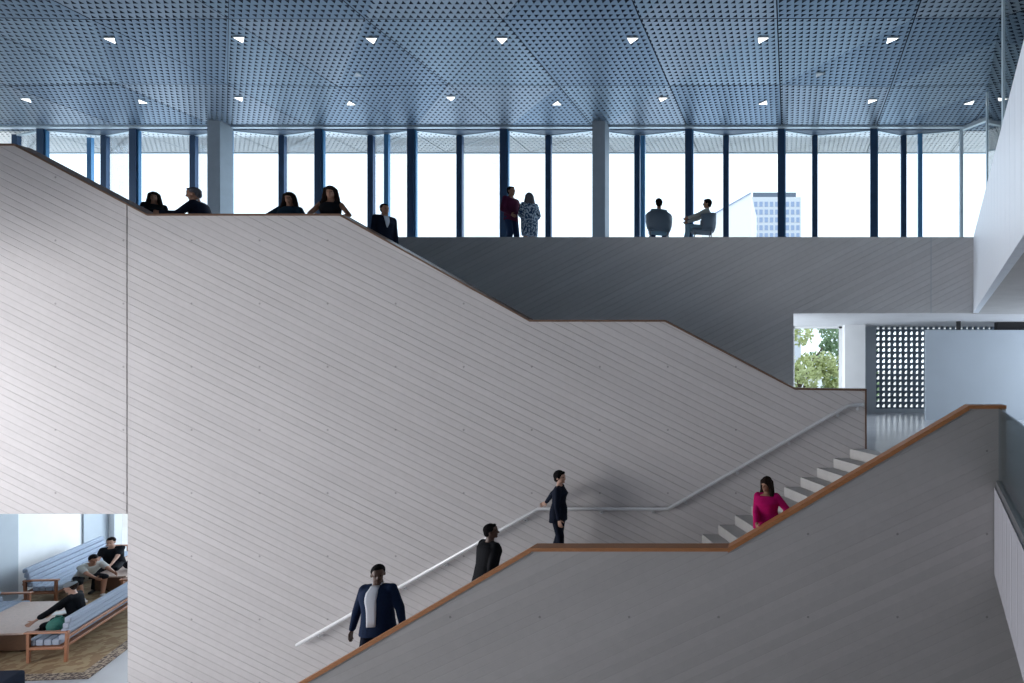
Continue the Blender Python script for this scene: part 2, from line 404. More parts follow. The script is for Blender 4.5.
# landing
prism(bm, [(kx(XD0,dW-.002), dW-.002, ZL-.3), (kx(XR0+.05,dW-.002), dW-.002, ZL-.3), (kx(XR0+.05,7.81), 7.81, ZL-.3), (kx(XD0,7.81), 7.81, ZL-.3)], (0, 0, .3))
stair(bm, XD0-RUN*(ND-1), ZG, ND, RD, RUN, 7.81, dW-.002, kS)
tag(obj('staircase', bm, M['step']), 'pale stone steps climbing between the tall pale wall and the front balustrade', 'staircase')
def tread_z(x, d):
    xw = x-kS*(dW-d)
    if xw >= XR0: return min(0, ZL+RISE*(1+math.floor((xw-XR0)/RUN)))
    if xw >= XD0: return ZL
    return max(ZG, ZL-RD*(1+math.floor((XD0-xw)/RUN)))
# upper flights, behind the pale wall
UP = [(.07, 0., -2.33, 1.30, 7), (-4.83, 1.30, -8.35, 3.24, 11), (-11.9, 3.24, -14.4, ZU, 7)]
bm = BM(); yb0, yb1 = dW+TW+.005, dD-.005
for (xa, za, xb, zbb, n) in UP:
    stair(bm, xa, za, n, (zbb-za)/n, abs(xb-xa)/n, yb0, yb1, 0, -1)
box(bm, -4.83, -2.30, yb0, yb1, 1.05, 1.30); box(bm, -11.9, -8.3, yb0, yb1, 2.99, 3.24)
tag(obj('staircase', bm, M['step']), 'upper stone flight rising to the gallery behind the tall pale wall', 'staircase')
def upper_z(x):
    for (xa, za, xb, zbb, n) in UP:
        if xb <= x <= xa: return za+(zbb-za)/n*(1+math.floor((xa-x)/(abs(xb-xa)/n)))
    if x > -4.83: return 1.30 if x < 0 else 0.
    return 3.24 if x > -11.9 else ZU

# ---- wall handrail
hp = [(297,645),(538,509),(668,509),(848,405.5),(864,404.5)]
dH = dW-.09
hw = [P(x, y, dH) for x, y in hp]
hr = thing('handrail', (hw[1].x, dH, hw[1].z), 0, 'long white metal handrail fixed to the pale wall along the stairs', 'handrail')
bm = BM(); tube(bm, [p-hr.location for p in hw], .034, 12); obj('rail', bm, M['rail'], hr, True)
def rail_y(x):
    for i in range(len(hp)-1):
        if hp[i][0] <= x <= hp[i+1][0]:
            t = (x-hp[i][0])/(hp[i+1][0]-hp[i][0]); return hp[i][1]+t*(hp[i+1][1]-hp[i][1])
for x in (318,360,402,444,486,524,600,652,685,737,789,838,858):
    p = P(x, rail_y(x), dH)-hr.location; bm = BM()
    tube(bm, [p+Vector((0,0,-.02)), p+Vector((0,.01,-.075)), p+Vector((0,.088,-.085))], .010, 8)
    bo = obj('bracket', bm, M['rail'], hr, True); bm = BM()
    bmesh.ops.create_cone(bm, cap_ends=True, segments=12, radius1=.03, radius2=.03, depth=.012, matrix=Matrix.Translation(p+Vector((0,.083,-.085))) @ Matrix.Rotation(PI/2, 4, 'X'))
    obj('wall_plate', bm, M['rail'], bo)

# ---- ceiling: folded perforated panels
CW, RW = 2.92, 2.78
cols = range(-10, 5); rows = range(-6, 3)
rng = random.Random(3)
zoff = {}
for i in range(-11, 7):
    for j in range(-7, 6):
        zoff[i, j] = 0. if j >= 2 else rng.uniform(-.04, .04)
def cv(i, j): return Vector((-.29+CW*i, min(11.49+RW*j, 18.75), ZC+zoff[i, j]+(.012 if j < 2 else .0)))
yclip = 18.78
bm = BM()
def facet(a, b_, c, mi, dia, g=.014):
    # edges lie on the panel joints; the fold along a diagonal is closed unless dia
    P3 = [a, b_, c]; pts = []
    ctr = (a+b_+c)/3
    def off(p, q, open_):
        d = (q-p).normalized(); n = Vector((-d.y, d.x, 0)); n = n if n.dot(ctr-p) > 0 else -n
        return n*(g if open_ else 0.)
    for k in range(3):
        p, pv, nx_ = P3[k], P3[k-1], P3[(k+1) % 3]
        def is_dia(u, w): return abs(u.x-w.x) > 1 and abs(u.y-w.y) > 1
        o1 = off(p, pv, dia or not is_dia(p, pv)); o2 = off(p, nx_, dia or not is_dia(p, nx_))
        pts.append(p+o1+o2)
    f = bm.faces.new([bm.verts.new(p) for p in pts]); f.material_index = mi
for i in cols:
    for j in rows:
        A, B_, Cc, Dd = cv(i, j), cv(i+1, j), cv(i+1, j+1), cv(i, j+1)
        # diagonal from near right to far left
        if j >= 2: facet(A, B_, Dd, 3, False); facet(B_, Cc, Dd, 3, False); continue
        dia = (i+j) in (-3, -5)
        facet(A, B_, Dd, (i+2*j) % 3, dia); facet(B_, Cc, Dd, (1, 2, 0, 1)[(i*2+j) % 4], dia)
o = obj('ceiling', bm, [M['panA'], M['panB'], M['panC'], M['panGlare']]); struct(o)
bm = BM()
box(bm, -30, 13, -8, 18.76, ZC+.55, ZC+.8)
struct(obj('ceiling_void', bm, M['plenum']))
bm = BM(); box(bm, -30, 13, 18.76, 18.86, ZC-.02, ZC+.8); struct(obj('trim_3', bm, M['header']))

# ---- glazed facade on the gallery (zigzag in plan)
dA, dB = 16.82, 17.22
hZ = P(0, 129.5, dA).z
ptsF = []
SA = 540/dA
for k in range(-9, 6):
    x = (505+92.5*k-791)/92.5*2.88 if False else ((505-791)+92.3*k)/SA
    ptsF.append((x, dA, 'thick'))
    xt = ((548.7-791)+88.7*k)/(540/dB)
    ptsF.append((xt, dB, 'thin'))
ptsF = [p for p in ptsF if -25.2 < p[0] < 5.4]
while ptsF[-1][2] == 'thick' and ptsF[-1][0] > 5.3: ptsF.pop()
if ptsF[-1][2] == 'thin': ptsF.append((5.30, dA, 'post'))
nwin = 0
for i in range(len(ptsF)-1):
    (xa, ya, ka), (xb, yb, kb) = ptsF[i], ptsF[i+1]
    nwin += 1
    w = thing('window_%d' % nwin, (xa, ya, ZU)); w['kind'] = 'structure'
    def put(name, bm, mat, w=w):
        o = obj(name, bm, mat, w); return o
    dv = Vector((xb-xa, yb-ya, 0)); nrm = Vector((-dv.y, dv.x, 0)).normalized()
    bm = BM(); prism(bm, [(.05, 0, 0), Vector((dv.x-.05, dv.y, 0)), Vector((dv.x-.05, dv.y, hZ-ZU)), (.05, 0, hZ-ZU)], nrm*.02)
    put('glass_pane', bm, M['glass'])
    bm = BM(); bar(bm, Vector((0, 0, hZ-ZU-.02)), Vector((dv.x, dv.y, hZ-ZU-.02)), .06, .05); put('head_frame', bm, M['header'])
    bm = BM(); bar(bm, Vector((0, 0, .05)), Vector((dv.x, dv.y, .05)), .12, .10); put('sill_frame', bm, M['mull'])
    if ka == 'thick':
        bm = BM(); box(bm, -.13, .08, -.07, .03, 0, hZ-ZU); put('mullion', bm, M['mull'])
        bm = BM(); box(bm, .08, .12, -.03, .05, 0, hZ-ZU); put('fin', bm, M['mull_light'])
    else:
        bm = BM(); box(bm, -.09, .09, -.05, .05, 0, hZ-ZU); put('mullion', bm, M['mull'])
    # infill soffit board between the straight header and the folded glass
bm = BM(); x0 = ptsF[0][0]; box(bm, -25.2, 5.35, dA-.16, dA-.02, hZ-.0, hZ+.09); struct(obj('trim_4', bm, M['header']))
# dark triangular boards that close the folds at the head
bm = BM()
for i in range(1, len(ptsF)-1):
    if ptsF[i][2] == 'thin':
        a, b_, c = ptsF[i-1], ptsF[i], ptsF[i+1]
        prism(bm, [(a[0], a[1]-.02, hZ-.03), (b_[0], b_[1], hZ-.03), (c[0], c[1]-.02, hZ-.03)], (0, 0, .06))
struct(obj('trim_5', bm, M['foldboard']))
# lighter opening lights standing proud of the glass line
for px, d in ((90.5, 17.3), (387, 17.05), (643, 17.15), (920, 17.0)):
    s = 540/d; x = (px-791)/s; nwin += 1
    w = thing('window_%d' % nwin, (x, d, ZU)); w['kind'] = 'structure'
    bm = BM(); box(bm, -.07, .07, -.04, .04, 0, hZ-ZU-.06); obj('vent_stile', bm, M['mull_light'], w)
# splayed return of the facade at the right, and the left return
for (xa, ya, xb, yb) in ((5.30, dA, 8.6, 12.6), (8.6, 12.6, 8.6, 7.0), (-25.2, dA, -27.6, 13.2), (-27.6, 13.2, -27.6, 9.7)):
    nwin += 1; w = thing('window_%d' % nwin, (xa, ya, ZU)); w['kind'] = 'structure'
    dv = Vector((xb-xa, yb-ya, 0)); nrm = Vector((-dv.y, dv.x, 0)).normalized(); n = 4
    bm = BM(); prism(bm, [(0, 0, 0), dv, dv+Vector((0,0,hZ-ZU)), (0, 0, hZ-ZU)], nrm*.02); obj('glass_pane', bm, M['glass'], w)
    bm = BM(); bar(bm, Vector((0,0,hZ-ZU+.02)), dv+Vector((0,0,hZ-ZU+.02)), .12, .14); obj('head_frame', bm, M['header'], w)
    for k in range(n):
        bm = BM(); p = dv*(k/n); box(bm, p.x-.05, p.x+.05, p.y-.06, p.y+.06, 0, hZ-ZU); obj('mullion', bm, M['header'] if xa > 0 else M['mull'], w)

bm = BM(); box(bm, 8.6, 8.8, -8, 7.0, ZU, ZC+.6); struct(obj('wall_upper_right', bm, M['grey']))
# columns
for i, (px, lb) in enumerate(((207, 'square concrete column left of the seated and standing people, left side of gallery'), (592.3, 'square concrete column in the middle of the window wall'))):
    d = 540/33.06; x = (px-791)/33.06
    bm = BM(); box(bm, 0, .385, 0, .39, 0, ZC+.3-ZU)
    o = obj('column', bm, M['column']); o.location = (x, d, ZU); bevel(o, .015)
    tag(o, ('square concrete column behind the people at the upper left rail', 'square concrete column in the middle of the window wall')[i], 'column')

# ---- downlights (triangular), lit and unlit
LG = 'triangular downlights in the perforated ceiling'
def ceil_z(x, y):
    u = (x+.29)/CW; v = (y-11.49)/RW; i, j = math.floor(u), math.floor(v); u -= i; v -= j
    a, b_, c, d_ = cv(i, j).z, cv(i+1, j).z, cv(i+1, j+1).z, cv(i, j+1).z
    return a+u*(b_-a)+v*(d_-a) if u+v < 1 else c+(1-u)*(d_-c)+(1-v)*(b_-c)
def downlight(px, py, flip, lit, proto=[None, None, None, None]):
    s = (CY-py)/(ZC+.0-EYE); d = 540/s
    key = (2 if lit else 0)+(1 if flip else 0)
    if proto[key] is None:
        t = thing('downlight', (0, 0, 0)); sg = -1 if flip else 1
        R = .15 if lit else .13
        def tri(r, z): return [Vector((r*math.cos(a)-.54*sg*r*math.sin(a), sg*r*math.sin(a), z)) for a in (PI/2, PI/2+2*PI/3, PI/2+4*PI/3)]
        bm = BM(); o1, i1, o2, i2 = [[bm.verts.new(p) for p in tri(r, z)] for r, z in ((R, 0), (R*.92, 0), (R, .03), (R*.92, .03))]
        for k in range(3):
            l = (k+1) % 3
            for q in ((o1[k],o1[l],i1[l],i1[k]), (o1[k],o1[l],o2[l],o2[k]), (i1[k],i1[l],i2[l],i2[k]), (o2[k],o2[l],i2[l],i2[k])): bm.faces.new(q)
        obj('housing', bm, M['header'], t)
        bm = BM(); prism(bm, tri(R*.92, .004), (0, 0, .02)); obj('lens', bm, M['lamp'] if lit else M['lampoff'], t)
        proto[key] = t; r = t
    else:
        r = proto[key].copy(); C.objects.link(r)
        for ch in proto[key].children:
            c = ch.copy(); C.objects.link(c); c.parent = r
    r.location = ((px-791)/s, d, ceil_z((px-791)/s, d)-.028)
    return r
names1 = ['far left', 'second from left', 'third from left', 'fourth from left', 'fifth from left', 'sixth from left', 'seventh from left', 'far right, at the white wall']
for k, (px, py) in enumerate(((111,39),(240,38.5),(372,39),(502,39),(632,39),(762,39),(891,39.5),(1017,40))):
    tag(downlight(px, py, False, True), 'lit triangular downlight in the upper ceiling row, '+names1[k], 'downlight', LG)
names2 = ['far left', 'second from left', 'third from left', 'fourth from left', 'fifth from left', 'sixth from left', 'seventh from left', 'eighth from left', 'ninth from left', 'far right']
for k, (px, py) in enumerate(((27,99.5),(142,102.5),(239.5,99),(350.5,102.5),(451,98.5),(557,103),(662.5,98.5),(764,103),(871.5,99.5),(970,103))):
    tag(downlight(px, py, k % 2 == 1, True), 'lit triangular downlight in the row nearest the windows, '+names2[k], 'downlight', LG)
for k, (px, py) in enumerate(((358,74),(819,74.5))):
    tag(downlight(px, py, k == 0, False), 'unlit triangular downlight in the %s part of the ceiling' % ('left' if k == 0 else 'right'), 'downlight', 'unlit downlights')

# ---- middle level behind the opening: window, piers, block screen, low partition
dL = 17.2; sL = 540/dL
X = lambda px: (px-791)/sL
bm = BM(); box(bm, X(842), X(861.5), dL-.9, dL+.1, 0, ZS); struct(obj('wall_pier_white', bm, M['white']))
bm = BM(); box(bm, X(862), X(876), dL-.02, dL+.1, 0, ZS); struct(obj('wall_pier_grey', bm, M['grey']))
bm = BM(); box(bm, -3.2, X(793), dL-.1, dL+.1, 0, ZS); struct(obj('wall_back_middle', bm, M['white']))
w = thing('window_30', (X(793), dL, 0)); w['kind'] = 'structure'
wv = X(842)-X(793)
bm = BM(); box(bm, 0, wv, 0, .02, 0, ZS); obj('glass_pane', bm, M['glass'], w)
bm = BM()
for x0, x1 in ((0, .05), (wv-.1, wv)): box(bm, x0, x1, -.04, .05, 0, ZS)
box(bm, .0, wv, -.04, .05, ZS-.06, ZS); box(bm, 0, wv, -.04, .05, 0, .08); obj('frame', bm, M['white'], w)
w = thing('window_34', (-3.1, dD+.5, .2)); w['kind'] = 'structure'  # unseen frame invented to go with the hidden fill behind the gallery wall
bm = BM()
for k in range(4): box(bm, -.05, .05, k*1.6-.05, k*1.6+.05, 0, 2.3)
obj('frame', bm, M['mull'], w)
# block screen: square cells whose upper left corner is filled
cell = 5.6/sL
nx, nz = 26, 15
sx0 = X(875.5); sz0 = P(0, 408.6, dL).z
bm = BM()
fl_, dp = .155, .16
for iz in range(nz):
    for ix in range(nx):
        ox, oz = sx0+ix*cell, sz0+iz*cell
        a = cell; m_ = a*.20
        outer = [(0,0),(a,0),(a,a),(a*.5,a),(0,a),(0,a*.5)]
        inner = [(m_,m_),(a-m_,m_),(a-m_,a-m_),(a*.52,a-m_),(a*.30,a*.66),(m_,a*.42)]
        vo = [bm.verts.new((ox+p[0], dL, oz+p[1])) for p in outer]; vi = [bm.verts.new((ox+p[0], dL, oz+p[1])) for p in inner]
        vb = [bm.verts.new((ox+p[0], dL+dp, oz+p[1])) for p in inner]; ob = [bm.verts.new((ox+p[0], dL+dp, oz+p[1])) for p in outer]
        for k in range(6):
            l = (k+1) % 6
            bm.faces.new((vo[k], vo[l], vi[l], vi[k])); bm.faces.new((vi[k], vi[l], vb[l], vb[k])); bm.faces.new((vb[k], vb[l], ob[l], ob[k]))
bmesh.ops.remove_doubles(bm, verts=bm.verts[:], dist=1e-4)
tag(obj('block_screen', bm, M['screen']), 'dark lattice screen of blocks with triangular openings beyond the middle floor', 'screen')
bm = BM(); box(bm, X(875), X(875)+nx*cell, dL, dL+.16, 0, sz0); box(bm, X(875), X(875)+nx*cell, dL, dL+.16, sz0+nz*cell, ZS); box(bm, X(875)+nx*cell, 9, dL, dL+.16, 0, ZS); struct(obj('wall_screen_frame', bm, M['grey']))
# blue-grey partition
dp_ = 15.0; sp = 540/dp_
bm = BM(); box(bm, (925.5-791)/sp, 8.9, dp_, dp_+.10, 0, P(0,330,dp_).z)
pt = obj('partition', bm, M['bluegrey']); tag(pt, 'plain blue-grey partition block standing in front of the lattice screen', 'partition')
bm = BM(); box(bm, -.05, .05, -.05, .05, 0, ZS-P(0,330,dp_).z)
o = obj('post', bm, M['black'], pt); o.location = ((959-791)/sp, dp_+.05, P(0,330,dp_).z)
bm = BM(); box(bm, (1001-791)/sp, 8.9, dp_+.25, dp_+.5, P(0,330,dp_).z, ZS); struct(obj('trim_6', bm, M['black']))

# ---- enclosure behind the camera, mostly out of frame
bm = BM(); box(bm, -30, 9, -8.3, -8, ZG, ZC+.6); struct(obj('wall_back', bm, M['grey']))
bm = BM(); box(bm, 9, 9.2, -8, 9.5, ZG, ZU); box(bm, 9, 9.2, 15.9, 18.3, ZG, ZU); box(bm, 9, 9.2, 9.5, 15.9, ZG, .15); box(bm, 9, 9.2, 9.5, 15.9, 2.55, ZU); struct(obj('wall_far_right', bm, M['white']))
XL = -23.5
bm = BM()
WY0, WY1, WZ0, WZ1 = -5.5, 8.6, -4.3, 3.6
box(bm, XL-.2, XL, -8, WY0, ZG, ZC+.6); box(bm, XL-.2, XL, WY1, 9.6, ZG, ZC+.6)
box(bm, XL-.2, XL, WY0, WY1, ZG, WZ0); box(bm, XL-.2, XL, WY0, WY1, WZ1, ZC+.6)
struct(obj('wall_side', bm, M['white']))
w = thing('window_31', (XL-.1, WY0, WZ0)); w['kind'] = 'structure'
bm = BM()
for k in range(6):
    y = (WY1-WY0)*k/5; box(bm, -.05, .05, y-.05, y+.05, 0, WZ1-WZ0)
obj('mullion', bm, M['mull'], w)
nwin = 33; w = thing('window_33', (8.95, 9.5, .15)); w['kind'] = 'structure'  # unseen window invented to go with the fill added from the right
bm = BM()
for k in range(5): box(bm, -.06, .06, k*1.6-.05, k*1.6+.05, 0, 2.4)
box(bm, -.06, .06, 0, 6.4, 0, .1); box(bm, -.06, .06, 0, 6.4, 2.3, 2.4); obj('frame', bm, M['mull'], w)
# deep hood slab that shades the top-left of the pale wall
bm = BM(); box(bm, XL, -15.4, -8, 8.4, ZS+.6, ZU); struct(obj('floor_bridge', bm, M['soffit']))

# ---- lounge enclosure under the wall
bm = BM(); box(bm, -30, x127+.5, dW+TW+.01, 18.5, -.75, -.45); struct(obj('ceiling_lounge', bm, M['white']))
def lw(d0, d1, off, name, mat, th=.25):
    xa = -20.0-.527*(d0-13.9)+off; xb = -20.0-.527*(d1-13.9)+off
    bm = BM(); prism(bm, [(xa, d0, ZG), (xb, d1, ZG), (xb-th, d1, ZG), (xa-th, d0, ZG)], (0, 0, ZG*-1-.75)); struct(obj(name, bm, mat))
lw(9.0, 14.0, .02, 'wall_lounge_near', M['grey']); lw(14.0, 16.2, -.05, 'wall_lounge_white', M['white']); lw(16.2, 17.2, .0, 'wall_lounge_grey', M['grey'])
bm = BM(); box(bm, -24, -21.55, 17.2, 17.4, ZG, -.75); struct(obj('wall_lounge_back', bm, M['white']))
bm = BM(); box(bm, x127+.02, x127+.2, dW+TW, 18.5, ZG, -.75); struct(obj('wall_lounge_side', bm, M['white']))
w = thing('window_32', (-21.9, 18.3, ZG)); w['kind'] = 'structure'
bm = BM(); box(bm, 0, 9.6, 0, .02, 0, 3.75); obj('glass_pane', bm, M['glass'], w)
bm = BM()
for k in range(9): box(bm, k*1.2-.06, k*1.2+.06, -.08, .08, 0, 3.75)
obj('mullion', bm, M['mull'], w)

# ---- outside: street, trees, far buildings
bm = BM(); box(bm, -160, 160, 20, 420, ZG-.8, ZG-.6); struct(obj('ground', bm, M['ground']))
def tree(x, y, z0, h, r, seed, label, mat):
    rg = random.Random(seed)
    t = thing('tree', (x, y, z0), 0, label, 'tree')
    bm = BM(); tube(bm, [(0,0,0),(.1,0,h*.3),(0,.1,h*.55),(.1,0,h*.8)], .22, 8, .08)
    for k in range(7):
        a = rg.uniform(0, 2*PI); tube(bm, [(0,0,h*(.3+.06*k)), (math.cos(a)*r*.35, math.sin(a)*r*.35, h*(.45+.06*k)), (math.cos(a)*r*.7, math.sin(a)*r*.7, h*(.6+.05*k))], .08, 6, .03)
    obj('trunk', bm, M['bark'], t, True)
    bm = BM(); ccs = []
    for k in range(26):
        while True:
            v = Vector((rg.uniform(-1,1), rg.uniform(-1,1), rg.uniform(-1,1)))
            if v.length < 1: break
        ccs.append((Vector((v.x*r, v.y*r, h*.64+v.z*h*.38)), rg.uniform(.35, .75)))
    for c_, rr in ccs:
        for k in range(150):
            v = Vector((rg.gauss(0,1), rg.gauss(0,1), rg.gauss(0,1))).normalized()*rr*rg.uniform(.6, 1)
            p = c_+v; a = Vector((rg.gauss(0,1), rg.gauss(0,1), rg.gauss(0,1))).normalized()*.12; b_ = a.orthogonal().normalized()*.07
            bm.faces.new([bm.verts.new(p+a), bm.verts.new(p+b_), bm.verts.new(p-a), bm.verts.new(p-b_)])
    obj('foliage', bm, mat, t)
tree(.3, 24.0, -5.1, 8.2, 1.6, 3, 'yellow-green tree low outside the middle-level window', M['leafB'])
tree(2.6, 29.5, -5.1, 9.6, 1.9, 5, 'darker green tree behind the yellow-green one outside the window', M['leafA'])
def far_pt(px, py, d): return P(px, py, d)
t = thing('apartment_tower', (P(752,0,200).x, 200, -5), 0, 'pale high-rise with rows of windows seen through the gallery glass', 'building')
Wt = (801-752)/540*200; zt_ = P(0, 197, 200).z+5
bm = BM(); box(bm, 0, Wt, 0, 14, 0, zt_); obj('wall', bm, M['bldg'], t)
bm = BM(); box(bm, .3, Wt*.56, .4, 8, zt_, zt_+1.8); box(bm, Wt*.60, Wt*.9, .4, 8, zt_, zt_+1.8); obj('roof_plant', bm, M['bldgrey'], t)
bm = BM()
for r_ in range(9):
    z = zt_-3.6-r_*2.9
    bm = BM()
    for c_ in range(9): box(bm, .8+c_*1.95, 2.0+c_*1.95, -.15, 0, z, z+1.8)
    obj('window_row', bm, M['bldgwin'], t)
t = thing('hall_building', (P(700,0,120).x, 120, -5), 0, 'white building with a sloping dark roof edge left of the high-rise', 'building')
pa, pb = P(702,221,120)-t.location, P(751,193,120)-t.location
bm = BM(); prism(bm, [(pa.x,0,0),(pb.x,0,0),(pb.x,0,pb.z),(pa.x,0,pa.z)], (0, 20, 0)); obj('wall', bm, M['white'], t)
bm = BM(); bar(bm, pa+Vector((0,-.2,0)), pb+Vector((0,-.2,0)), .3, .16); obj('roof_edge', bm, M['bldgwin'], t)
# ================================================================== PEOPLE
def cone_sphere(bm, p1, r1, p2, r2, n=12, m=4):
    """closed capsule, two radii"""
    p1, p2 = Vector(p1), Vector(p2)
    d, s, u = frame_of(p2-p1); rings = []
    for k in range(m): 
        a = -PI/2+PI/2*k/m
        if k == 0: continue
        rings.append((p1+d*math.sin(a)*r1, math.cos(a)*r1))
    rings.append((p1, r1)); rings.append((p2, r2))
    for k in range(1, m):
        a = PI/2*k/m; rings.append((p2+d*math.sin(a)*r2, math.cos(a)*r2))
    vs = [[bm.verts.new(c+s*math.cos(2*PI*j/n)*r+u*math.sin(2*PI*j/n)*r) for j in range(n)] for c, r in rings]
    for i in range(len(vs)-1):
        for j in range(n): bm.faces.new([vs[i][j], vs[i][(j+1) % n], vs[i+1][(j+1) % n], vs[i+1][j]])
    t0 = bm.verts.new(p1-d*r1); t1 = bm.verts.new(p2+d*r2)
    for j in range(n):
        bm.faces.new([t0, vs[0][(j+1) % n], vs[0][j]]); bm.faces.new([t1, vs[-1][j], vs[-1][(j+1) % n]])
def loft(bm, rings, n=24, power=2.3):
    """closed tube through (centre, xaxis, yaxis, rx, ry) rings with softly squared sections"""
    vs = []
    for c, ax, ay, rx, ry in rings:
        row = []
        for j in range(n):
            a = 2*PI*j/n; ca, sa = math.cos(a), math.sin(a)
            ca = math.copysign(abs(ca)**(2/power), ca); sa = math.copysign(abs(sa)**(2/power), sa)
            row.append(bm.verts.new(c+ax*ca*rx+ay*sa*ry))
        vs.append(row)
    for i in range(len(vs)-1):
        for j in range(n): bm.faces.new([vs[i][j], vs[i][(j+1) % n], vs[i+1][(j+1) % n], vs[i+1][j]])
    for row, c, s in ((vs[0], rings[0][0], -1), (vs[-1], rings[-1][0], 1)):
        t = bm.verts.new(c)
        for j in range(n): bm.faces.new([t, row[j], row[(j+1) % n]])
def fuse(name, bm, mats, voxel, smooth_it=4, parent=None, colorize=None):
    """union of the overlapping closed shapes in bm as one continuous surface"""
    bmesh.ops.recalc_face_normals(bm, faces=bm.faces[:])
    me = bpy.data.meshes.new('tmp'); bm.to_mesh(me); bm.free()
    o = bpy.data.objects.new('tmp', me); C.objects.link(o)
    r = o.modifiers.new('r', 'REMESH'); r.mode = 'VOXEL'; r.voxel_size = voxel; r.adaptivity = 0.
    if smooth_it: sm = o.modifiers.new('s', 'SMOOTH'); sm.factor = .5; sm.iterations = smooth_it
    dg = bpy.context.evaluated_depsgraph_get(); dg.update()
    ev = o.evaluated_get(dg); out = bpy.data.meshes.new_from_object(ev)
    bpy.data.objects.remove(o); bpy.data.meshes.remove(me)
    out.name = name; out.materials.clear()
    for m in (mats if isinstance(mats, (list, tuple)) else [mats]): out.materials.append(m)
    for p in out.polygons: p.use_smooth = True
    return link_mesh(name, out, parent)
def ik(a, b, l1, l2, pole):
    a, b = Vector(a), Vector(b); d = b-a; L = d.length
    if L > (l1+l2)*.995: b = a+d.normalized()*(l1+l2)*.995; d = b-a; L = d.length
    u = d.normalized(); x = (l1*l1-l2*l2+L*L)/(2*L); h = math.sqrt(max(0, l1*l1-x*x))
    p = Vector(pole)-u*Vector(pole).dot(u); p = p.normalized() if p.length > 1e-5 else u.orthogonal().normalized()
    return a+u*x+p*h, b
def person(loc, face, height, label, top, skin, hair, hairstyle='short', female=False, hip=None, lean=0., side=0.,
           hands=None, poles=None, feet=None, knees=None, headyaw=0., headpitch=0., lower='trousers', lowmat='navyD',
           shirt=None, shoe='shoe', bulk=1., fine=.009, sleeves='long', handdir=(None, None), group=None, twist=0.):
    """built facing -Y (towards the camera) at 1.75 m, +X is the figure's left; then turned by `face` degrees and scaled"""
    V = Vector; g = .94 if female else 1.
    hipc = V(hip) if hip else V((0, 0, .93))
    T = Matrix.Rotation(lean, 3, 'X') @ V((0, 0, 1)); T = Matrix.Rotation(side, 3, 'Y') @ T
    XA = Matrix.Rotation(side, 3, 'Y') @ V((1, 0, 0))
    XU = Matrix.Rotation(twist, 3, T) @ XA
    T.normalize(); FW = T.cross(XA).normalized()*-1   # forward
    if FW.y > 0 and abs(lean) < 1.2: FW = -FW
    FU = Matrix.Rotation(twist, 3, T) @ FW
    neck = hipc+T*.50
    sh = {1: hipc+T*.432+XU*.168*g, -1: hipc+T*.432-XU*.168*g}
    # torso rings (t, rx, ry, forward shift)
    w = bulk
    if female: TR = [(-.10,.115,.09,0),(-.02,.172,.115,0),(.06,.165,.11,0),(.17,.128,.09,0),(.27,.140,.10,-.006),(.34,.152,.118,-.022),(.41,.150,.095,0),(.455,.115,.07,0),(.49,.055,.05,0),(.56,.047,.048,0)]
    else: TR = [(-.10,.12,.09,0),(-.02,.160,.112,0),(.06,.155,.108,0),(.15,.148,.104,-.004),(.25,.158,.108,-.006),(.34,.172,.116,-.012),(.41,.172,.105,0),(.455,.13,.08,0),(.49,.062,.055,0),(.56,.054,.053,0)]
    def rings(t0, t1, inf, k=1.):
        out = []
        for t, rx, ry, fs in TR:
            if t0-1e-6 <= t <= t1+1e-6:
                q = min(1, max(0, (t-.1)/.25)); ax = (XA*(1-q)+XU*q).normalized(); fw = (FW*(1-q)+FU*q).normalized()
                b_ = w if t < .46 else 1.
                out.append((hipc+T*t+fw*(-fs*-1 if False else -fs), ax, fw, rx*b_*k+inf, ry*b_*k+inf))
        return out
    # head
    HM = Matrix.Rotation(headyaw, 3, 'Z') @ Matrix.Rotation(headpitch, 3, 'X')
    hc = neck+V((0, 0, .045))+T*.065+HM @ V((0, -.02, .03)); hc = hc
    hx, hy, hz = HM @ V((1,0,0)), HM @ V((0,1,0)), HM @ V((0,0,1))
    H = lambda x, y, z: hc+hx*x+hy*y+hz*z
    body = BM()
    loft(body, rings(-.10, .56, 0.))
    cone_sphere(body, neck-T*.02, .05, H(0, .01, -.05), .052)
    R3 = HM
    ellipsoid(body, H(0, .012, .028), (.074, .094, .090), R3, 20, 14)
    ellipsoid(body, H(0, -.020, -.035), (.056, .064, .076), R3, 16, 12)     # face / jaw
    ellipsoid(body, H(0, -.066, -.088), (.024, .018, .018), R3, 10, 8)      # chin
    cone_sphere(body, H(0, -.078, .012), .009, H(0, -.098, -.026), .0135, 8) # nose
    ellipsoid(body, H(0, -.076, -.058), (.025, .010, .009), R3, 10, 6)      # lips
    for sx in (1, -1):
        ellipsoid(body, H(.030*sx, -.072, .024), (.020, .010, .007), R3, 8, 6)   # brow
        ellipsoid(body, H(.075*sx, .012, -.008), (.010, .020, .030), R3, 8, 8)   # ear
    hands = hands or {}; poles = poles or {}; feet = feet or {}; knees = knees or {}
    arms = {}
    for sx in (1, -1):
        S = sh[sx]; tgt = V(hands.get(sx, (.27*sx, -.04, .80)))
        pole = V(poles.get(sx, (.25*sx, 1., -.2)))
        E, Wr = ik(S, tgt, .29*g+.005, .255*g, pole); arms[sx] = (S, E, Wr)
        a = .050*(1+(w-1)*.6)*g
        cone_sphere(body, S, a, E, .040*g); cone_sphere(body, E, .041*g, Wr, .025*g)
        # hand
        hd = handdir[0 if sx == 1 else 1]
        D = (V(hd) if hd else (Wr-E)).normalized()
        nrm = V((-sx, .0, .0)) if abs(D.x) < .8 else V((0, 0, -1))
        nrm = (nrm-D*nrm.dot(D)).normalized(); Sd = D.cross(nrm).normalized()
        if Sd.y > 0: Sd = -Sd            # thumb side forwards
